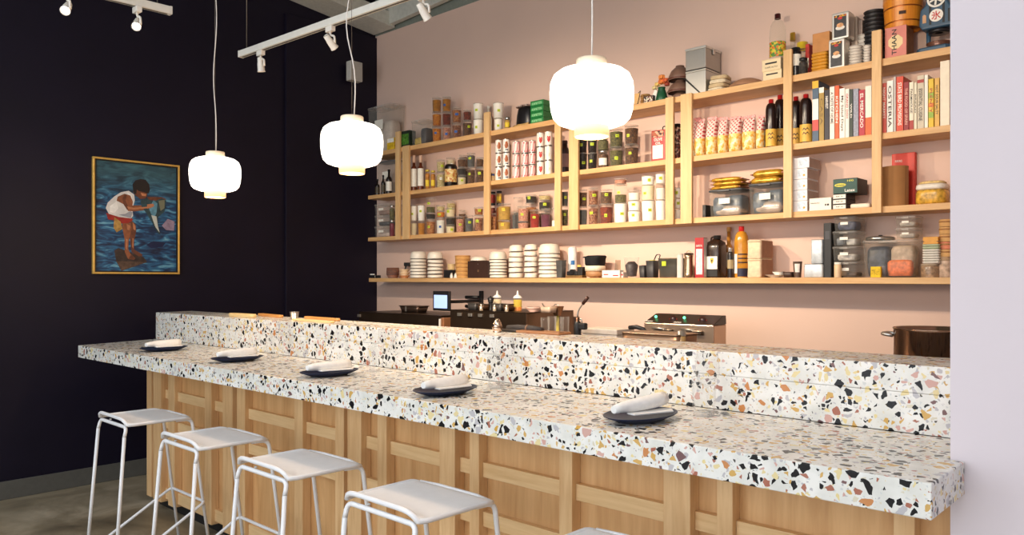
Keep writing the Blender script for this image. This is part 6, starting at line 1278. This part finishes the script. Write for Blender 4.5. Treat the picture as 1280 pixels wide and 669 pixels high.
t = thing('steel_pan', 'small dark steel container on the fridge rail nearest the dark wall', 'container', ((x0 + x1) / 2, 4.43, z1)); h = sz(382.5, k) - z1
part('pan', G().loft([(0, W * .85, .06), (h, W * .98, .075), (h, W * .92, .07), (.01, W * .8, .055)], 28, 7), M((110, 90, 78), .3, .8), t); part('rim', G().loft([(h - .002, W * 1.04, .08), (h + .004, W * 1.04, .08), (h + .004, W * .92, .07)], 28, 7), M((130, 108, 92), .3, .8), t); part('shiny_edge', G().box(-W * .2, -W * .05, -.082, -.0795, 0.01, h), rimm, t)
# tablet on a wall arm
x0, k = survey(541, 4.25); x1 = sx(561.5, 4.25); zt = sz(363.8, k); zb = sz(388.2, k); W = x1 - x0; hh = zt - zb
t = thing('order_tablet', 'black tablet with a glowing pale blue screen on a wall arm', 'tablet', ((x0 + x1) / 2, 4.25, zb))
part('bezel', G().box(-W / 2, W / 2, 0, .022, 0, hh), black, t, .004); part('screen', G().box(-W * .42, W * .38, -.0012, 0, hh * .13, hh * .80), emis((158, 184, 232), .9), t)
xa = sx(593, 4.70); dx = xa - (x0 + x1) / 2
part('wall_bracket', G().box(dx - .016, dx + .016, BW - 4.25 - .03, BW - 4.25 - .001, hh * -.25, hh * .97), black, t, .003)
part('arm', G().tube([(W * .1, .03, hh * .45), (W * .1, .1, hh * .45), (dx - .0, BW - 4.25 - .04, hh * .42)], .014, 10), black, t)
part('arm', G().tube([(dx - .16, BW - 4.25 - .05, hh * .62), (dx - .01, BW - 4.25 - .04, hh * .62)], .015, 10), black, t)
part('arm', G().tube([(dx - .16, BW - 4.25 - .05, hh * .12), (dx - .01, BW - 4.25 - .04, hh * .12)], .015, 10), black, t)
part('red_lever', G().tube([(dx - .06, BW - 4.25 - .06, hh * .14), (dx - .015, BW - 4.25 - .055, hh * .14)], .009, 8), M((170, 30, 30), .5), t)
# on the second fridge
def squeeze(p, y, py, food, label, pb=None):
    x, k = survey(p, y); h = sz(py, k) - z2; r = .033
    t = thing('squeeze_bottle', label, 'squeeze bottle', (x, y, z2), 0, 'white capped squeeze bottles')
    part('body', G().lathe([(0, 0), (r, 0), (r, h * .62), (r * .96, h * .64), (0, h * .64)], 24), cup_m, t); part('contents', G().lathe([(0, .002), (r * .96, .002), (r * .96, h * .2), (0, h * .2)], 20), FOOD[food], t); part('oil_layer', G().lathe([(0, h * .2005), (r * .96, h * .2005), (r * .96, h * .56), (0, h * .56)], 20), M((196, 168, 60), .3, 0, .1) if food == 'orange' else M((216, 200, 170), .4), t)
    part('cap', G().lathe([(0, h * .6405), (r * 1.05, h * .6405), (r * 1.05, h * .67), (r * .75, h * .74), (r * .28, h * .8), (r * .12, h), (0, h)], 24), M((240, 236, 230), .4), t)
squeeze(621.5, 4.40, 363.5, 'olive', 'white capped squeeze bottle behind the black pepper mill'); squeeze(647, 4.33, 363.5, 'orange', 'white capped squeeze bottle of yellow and orange oil')
x, k = survey(613.4, 4.30); h = sz(370, k) - z2
t = thing('pepper_mill', 'black pepper mill on the steel fridge', 'pepper mill', (x, 4.30, z2)); part('body', G().lathe([(0, 0), (.026, 0), (.026, .012), (.02, h * .3), (.018, h * .55), (.025, h * .66), (.02, h * .7), (0, h * .7)], 20), black, t); part('head', G().lathe([(0, h * .7005), (.022, h * .7005), (.026, h * .8), (.02, h * .9), (.006, h * .93), (.008, h * .97), (0, h)], 20), M((34, 32, 34), .35), t)
for i, (a, b, py) in enumerate(((589.5, 600, 379), (602, 610, 380), (619.5, 631, 379.5), (634, 641, 380))):
    x0, k = survey(a, 4.25); x1 = sx(b, 4.25); h = sz(py, k) - z2; W = (x1 - x0) / 2
    t = thing('steel_pan', f'small dark insert pan on the steel fridge, {("under the tablet arm", "beside the pepper mill", "under the first squeeze bottle", "next to the oil bottle")[i]}', 'container', ((x0 + x1) / 2, 4.235, z2), 0, 'small insert pans'); part('pan', G().loft([(0, W * .9, .03), (h, W, .034), (h, W * .9, .03), (.006, W * .8, .026)], 20, 7), (M((92, 88, 86), .35, .5), M((90, 64, 46), .4, .4))[i % 2], t); part('rim', G().loft([(h - .004, W * 1.03, .036), (h + .002, W * 1.03, .036), (h + .002, W * .9, .03)], 20, 7), M((120, 112, 106), .3, .7), t)
for i, p in enumerate((600.8, 617.5, 632.6)):
    x, k = survey(p, 4.18); t = thing('shaker', f'tiny steel shaker on the fridge edge, {("below the tablet arm", "in front of the pepper mill", "near the oil bottle")[i]}', 'shaker', (x, 4.185, z2), 0, 'tiny steel shakers'); part('body', G().lathe([(0, 0), (.014, 0), (.014, .03), (.008, .038), (0, .038)], 14), M((206, 190, 170), .3, .6), t); part('knob', G().lathe([(0, .0382), (.006, .0382), (.008, .046), (0, .052)], 12), M((226, 214, 196), .3, .4), t)
x, k = survey(665, 4.30); t = tag(part('bowl', G().lathe([(0, 0), (.03, 0), (.06, .022), (.064, .032), (.059, .032), (.028, .008), (0, .006)], 32), M((216, 176, 160), .4), None), 'pale pink bowl on the steel fridge', 'bowl'); t.location = (x, 4.32, z2); part('rim', G().lathe([(.0585, .0315), (.0648, .0315), (.064, .0345), (.059, .0345)], 32), M((230, 200, 186), .4), t)
x0, k = survey(677, 4.25); x1 = sx(690, 4.25); W = (x1 - x0) / 2; h = sz(383.5, k) - z2
t = thing('clear_tray', 'clear container with a spoon handle beside the pink bowl', 'container', ((x0 + x1) / 2, 4.27, z2)); part('wall', G().loft([(0, W * .9, .04), (h, W, .046), (h, W * .95, .043), (.006, W * .86, .038)], 24, 6), M((196, 170, 150), .35, 0, .2, 30), t); part('spoon', G().tube([(-W * .3, 0, .01), (-W * .9, -.02, h + .025)], .004), dsteel, t)
# on the prep station behind the ledge
PS = SZ_
def on_ps(p, y): return survey(p, y)
x, k = on_ps(722, 2.92); t = thing('blow_torch', 'black blow torch with a bent steel neck behind the ledge', 'blow torch', (x, 2.92, PS)); h = sz(371.5, k) - PS
part('canister', G().lathe([(0, .012), (.017, .012), (.018, .016), (.018, h * .38), (.013, h * .45), (0, h * .45)], 18), black, t); part('valve', G().lathe([(0, h * .451), (.009, h * .451), (.009, h * .54), (0, h * .54)], 14), M((90, 60, 40), .35, .6), t)
part('neck', G().tube(bent([(0, 0, h * .54), (.002, 0, h * .68), (.022, -.0, h * .8), (.034, 0, h * .86)], .015), .004), steel, t); part('nozzle', G().tube([(.032, 0, h * .85), (.062, 0, h)], .008, 12), M((70, 40, 30), .4, .4), t); part('trigger_block', G().box(.012, .052, -.014, .014, h * .27, h * .42), black, t, .006); part('trigger_wire', G().tube(bent([(.008, 0, h * .5), (.026, 0, h * .5), (.026, 0, h * .4)], .008), .0025), steel, t); part('base_plate', G().box(-.025, .1, -.03, .03, 0, .0115), black, t, .003)
x0, k = on_ps(727, 2.99); x1 = on_ps(771, 2.99)[0]
t = thing('ceramic_tray', 'flat white lidded tray behind the ledge', 'tray', ((x0 + x1) / 2, 2.99, PS)); W = (x1 - x0) / 2; h = sz(410, k) - PS
part('tray_body', G().box(-W, W, 0, .14, 0, h * .55), M((226, 214, 200), .4), t, .004); part('lid', G().box(-W - .003, W + .003, -.003, .143, h * .555, h), M((216, 202, 188), .4), t, .004)
# fryer basket handle, griddle, jar and fryer
x0, k = on_ps(773, 2.80); x1 = on_ps(846, 2.80)[0]; W = (x1 - x0) / 2; h = sz(416, k) - PS
t = thing('steel_tray', 'long brushed steel tray lying behind the ledge in front of the fryer', 'tray', ((x0 + x1) / 2, 2.90, PS)); part('tray_body', G().loft([(0, W * .94, .08), (.003, W * .97, .085), (h, W, .09), (h, W * .97, .086), (.008, W * .93, .08)], 28, 9), M((150, 120, 96), .3, .8, .2, 5), t); part('rim', G().loft([(h - .001, W * 1.01, .093), (h + .003, W * 1.01, .093), (h + .003, W * .97, .086)], 28, 9), M((176, 150, 128), .3, .8), t)
x, k = on_ps(786, 3.06); t = thing('pan_handle', 'frying pan with a long black handle behind the steel tray', 'pan', (on_ps(829, 3.07)[0], 3.06, PS)); part('pan_body', G().lathe([(0, 0), (.06, 0), (.075, .03), (.076, .034), (.071, .034), (.058, .006), (0, .005)], 32), M((60, 52, 48), .35, .6), t); part('grip', G().tube([(-.068, .0, .034), (-.1, .0, .064), (-.14, .0, .072), (-.18, .0, .068)], [.006, .009, .011, .01], 10), black, t)
x, k = on_ps(853.5, 2.86); t = thing('glass_jar', 'small spice jar with a steel lid in front of the fryer', 'jar', (x, 2.85, PS)); h = sz(413.5, k) - PS; r = .018
part('glass', G().lathe([(0, 0), (r, 0), (r, h * .7), (r * .9, h * .74), (0, h * .74)], 20), M((176, 140, 84), .25, 0, .4, 40), t); part('lid', G().lathe([(0, h * .7405), (r * 1.02, h * .7405), (r * 1.02, h), (0, h)], 20), rimm, t)
bc = thing('work_counter', 'steel work counter along the pink wall behind the ledge', 'counter'); x0 = sx(662, 4.2)
part('top', G().box(x0, -.56, 4.1, 4.77, .86, .9), stain, bc, .003); part('cabinet', G().box(x0 + .03, -.6, 4.15, 4.76, 0, .8595), stain2, bc)
x0, k = survey(805, 4.22); x1 = sx(892, 4.22); W = (x1 - x0) / 2; zf = sz(403, k); zt = sz(391.5, survey(811, 4.34)[1])
t = thing('double_fryer', 'countertop double fryer with green lights and red dials against the pink wall', 'fryer', ((x0 + x1) / 2, 4.22, .9)); zf -= .9; zt -= .9
brush = M((190, 164, 142), .3, .85, .1, 4)
part('tank', G().box(-W, W, .0, .16, .02, zf), brush, t, .006)
g = G(); sk = .014
g.v = [(-W, .0, zf + .0005), (W, .0, zf + .0005), (W, .16, zf + .0005), (-W, .16, zf + .0005), (-W + sk, .12, zt), (W - sk * .2, .12, zt), (W - sk * .2, .16, zt), (-W + sk, .16, zt)]
for q in ((3, 2, 1, 0), (4, 5, 6, 7), (0, 1, 5, 4), (1, 2, 6, 5), (2, 3, 7, 6), (3, 0, 4, 7)): g.face(q)
part('control_head', g, M((34, 22, 22), .3), t, .002)
sl = lambda s_, f_: (0, .12 * f_ - .004, zf + (zt - zf) * f_)
red = M((176, 44, 40), .5)
for c in (-.42, .42):
    yy, zz = .12 * .5 - .003, zf + (zt - zf) * .5
    led = part('indicator_light', G().lathe([(0, -.002), (.008, -.002), (.008, .006), (0, .008)], 14), emis((90, 255, 170), 3.0), t, loc=(c * W - W * .36, yy, zz + .008)); led.rotation_euler.x = PI / 2 * .6
    d = part('dial', G().lathe([(0, 0), (.02, 0), (.018, .014), (0, .015)], 20), M((50, 26, 26), .35), t, loc=(c * W + W * .16, yy, zz)); d.rotation_euler.x = PI / 2 * .6
    rg = part('dial_ring', G().tube([(.027 * math.cos(a), .027 * math.sin(a), .002) for a in [PI * 1.0 + i * PI / 10 for i in range(11)]], .0022, 6), red, t, loc=(c * W + W * .16, yy, zz)); rg.rotation_euler.x = PI / 2 * .6
    part('basket_bar', G().tube([(c * W - W * .28, -.02, zf - .03), (c * W + W * .12, -.02, zf - .035)], .007, 8), rimm, t)
    part('basket_clip', G().box(c * W + W * .04, c * W + W * .3, -.03, -.001, zf - .06, zf - .035), dsteel, t, .004)
    part('recess', G().box(c * W - W * .3, c * W + W * .1, -.003, -.0005, zf - .1, zf - .045), M((70, 60, 54), .4, .5), t)
    v, f = glyphs('Avantco'); g = G()
    for a, b in v: q = .1 + b * .16; g.v.append((c * W - W * .46 + (a - .5) * W * .22, .12 * q - .0045, zf + (zt - zf) * q))
    for q in f: g.face(q)
    part('lettering', g, white, t)
for q in (-.85, .85):
    for yy in (.03, .13): part('foot', G().lathe([(0, 0), (.016, 0), (.016, .0195), (0, .0195)], 12, (q * W, yy)), black, t)
# jars and utensils between bottles and torch
for i, (p, yy, py) in enumerate(((681.5, 2.92, 397), (690, 2.99, 395.5), (699, 2.90, 396.5), (706, 2.98, 396))):
    x, k = on_ps(p, yy); h = sz(py, k) - PS; t = thing('tumbler', f'empty glass in the cluster beside the blow torch, {("first from the knife side", "rear one with a whisk", "front middle one", "nearest the torch")[i]}', 'glass', (x, yy, PS), 0, 'empty kitchen glasses')
    part('wall', G().lathe([(0, 0), (.02, 0), (.0225, h), (.021, h), (.019, .006), (0, .005)], 22), glass_m, t); part('base_ring', G().lathe([(0, -.0), (.0205, 0), (.0205, .004), (0, .004)], 22), lid_m, t)
x, k = survey(697, 4.36)
t = thing('brown_scoop', 'brown tapered cup with a hook above the empty glasses', 'scoop', (x, 4.36, .9)); hb = sz(394.5, k) - .9; ht = sz(383, k) - .9; r = 8 * k / FOC
part('stand', G().lathe([(0, 0), (.04, 0), (.04, .01), (.012, .02), (.012, hb), (0, hb)], 18), M((190, 170, 60), .5), t); part('cup', G().lathe([(0, hb + .0005), (r * .6, hb + .0005), (r, ht), (r * .93, ht), (0, hb + .01)], 28), M((112, 74, 50), .45, .2), t); part('hook', G().tube([(.02 + .02 * math.cos(a), -r * .9, ht + .016 * math.sin(a)) for a in [i * PI / 8 for i in range(9)]], .004), rimm, t)
# on the ledge
t = thing('steel_dome', 'small polished steel cone ornament on the ledge above the fourth plate', 'steel cone', (sx(621.5, 2.60), 2.60, RT)); k = survey(621.5, 2.60)[1]; h = sz(398.5, k) - RT
part('cone', G().lathe([(0, 0), (.018, 0), (.022, h * .15), (.024, h * .4), (.019, h * .7), (.011, h * .9), (.007, h), (0, h)], 28), M((214, 190, 170), .12, .95), t); part('collar', G().lathe([(.0225, h * .36), (.0255, h * .36), (.0255, h * .44), (.0225, h * .44)], 28), M((120, 90, 70), .25, .9), t)
knm = M((50, 44, 42), .4, .3)
t = thing('chef_knife', 'dark handled knife lying along the ledge beside the steel cone', 'knife', (sx(640, 2.66), 2.66, RT)); part('handle', G().loft([(0, .055, .012), (.006, .06, .014), (.013, .058, .013)], 20, 3), knm, t, loc=(-.01, 0, 0)); part('blade', G().prism([(.05, -.014), (.05, .014), (.17, .012), (.24, -.012)], .004, .006, 'z'), steel, t)
t = thing('knife_roll', 'dark cloth roll lying along the back of the ledge', 'cloth roll', (sx(656, 2.70), 2.70, RT)); part('roll', G().tube([(-.11, .0, .016), (-.05, 0, .018), (.05, .0, .017), (.11, 0, .014)], [.013, .016, .016, .012], 14), M((60, 54, 52), .8, 0, .2, 40), t); part('tie', G().lathe([(.0165, -.004), (.019, -.004), (.019, .004), (.0165, .004)], 14), M((130, 100, 80), .8), t, loc=(.02, 0, .0175)).rotation_euler.y = PI / 2
t = thing('wooden_board', 'thin brown wooden board on the ledge between the knife roll and the torch', 'board', (sx(680, 2.68), 2.685, RT)); part('board', G().box(-.14, .12, -.045, .045, 0, .012), wood((176, 124, 84), (140, 92, 58), 'x'), t, .004); part('hang_hole', G().lathe([(.006, .0121), (.012, .0121), (.012, .013), (.006, .013)], 14, (.1, 0)), black, t)
lw = wood((240, 214, 160), (222, 186, 124), 'x'); lo = wood((218, 160, 92), (190, 128, 66), 'x')
def slat(px, y, L, w, th, rz, mat, label, z=RT):
    x = sx(px, y); t = thing('wooden_utensil', label, 'wooden utensil', (x, y, z), rz, 'wooden utensils on the ledge'); part('blade', G().loft([(0, L / 2 * .97, w / 2 * .9), (th * .3, L / 2, w / 2), (th * .7, L / 2, w / 2), (th, L / 2 * .97, w / 2 * .9)], 24, 6), mat, t); part('worn_end', G().box(L / 2 * .86, L / 2 * .95, -w / 2 * .8, w / 2 * .8, th, th + .0006), M((200, 160, 104), .6), t)
slat(303, 2.50, .30, .05, .024, .02, lw, 'pale thick wooden block lying on the ledge near the dark wall')
slat(338, 2.64, .36, .04, .018, -.12, lo, 'orange-brown wooden paddle on the ledge near the dark wall')
slat(391, 2.50, .42, .045, .013, -.02, lw, 'long pale wooden slat on the ledge beyond the steel thimble')
slat(402, 2.64, .40, .035, .018, -.06, lo, 'orange-brown wooden rod on the ledge behind the long pale slat')
t = thing('steel_cup', 'small shiny steel cup lying on the ledge between the wooden utensils', 'cup', (sx(368, 2.58), 2.58, RT)); part('cup_wall', G().lathe([(0, 0), (.022, 0), (.028, .045), (.026, .045), (.02, .004), (0, .003)], 22), rimm, t); part('rim', G().lathe([(.0255, .0445), (.0292, .0445), (.0292, .0475), (.0255, .0475)], 22), steel, t)
# stock pot
x, k = on_ps(1117, 2.97); y = 2.97; rp = .135
t = thing('stock_pot', 'polished steel pot with side handles against the lilac wall', 'pot', (x + rp + .005, y, PS)); h = sz(409, k) - PS
pm = M((150, 120, 100), .12, .95, .05, 6)
part('pot_wall', G().lathe([(0, 0), (rp * .94, 0), (rp * .97, .006), (rp, .02), (rp, h - .006), (rp * 1.03, h), (rp * 1.02, h + .003), (rp * .97, h), (rp * .95, .01), (0, .008)], 48), pm, t)
for s in (-1, 1): part('handle', G().tube(bent([(s * rp * .98, -.035, h * .78), (s * (rp + .036), -.035, h * .82), (s * (rp + .036), .035, h * .82), (s * rp * .98, .035, h * .78)], .02), .0065), steel, t)
part('base_disc', G().lathe([(rp * .9, .0), (rp * .945, .0005), (rp * .965, .012), (rp * .955, .0125)], 48), M((200, 170, 120), .2, .9), t)
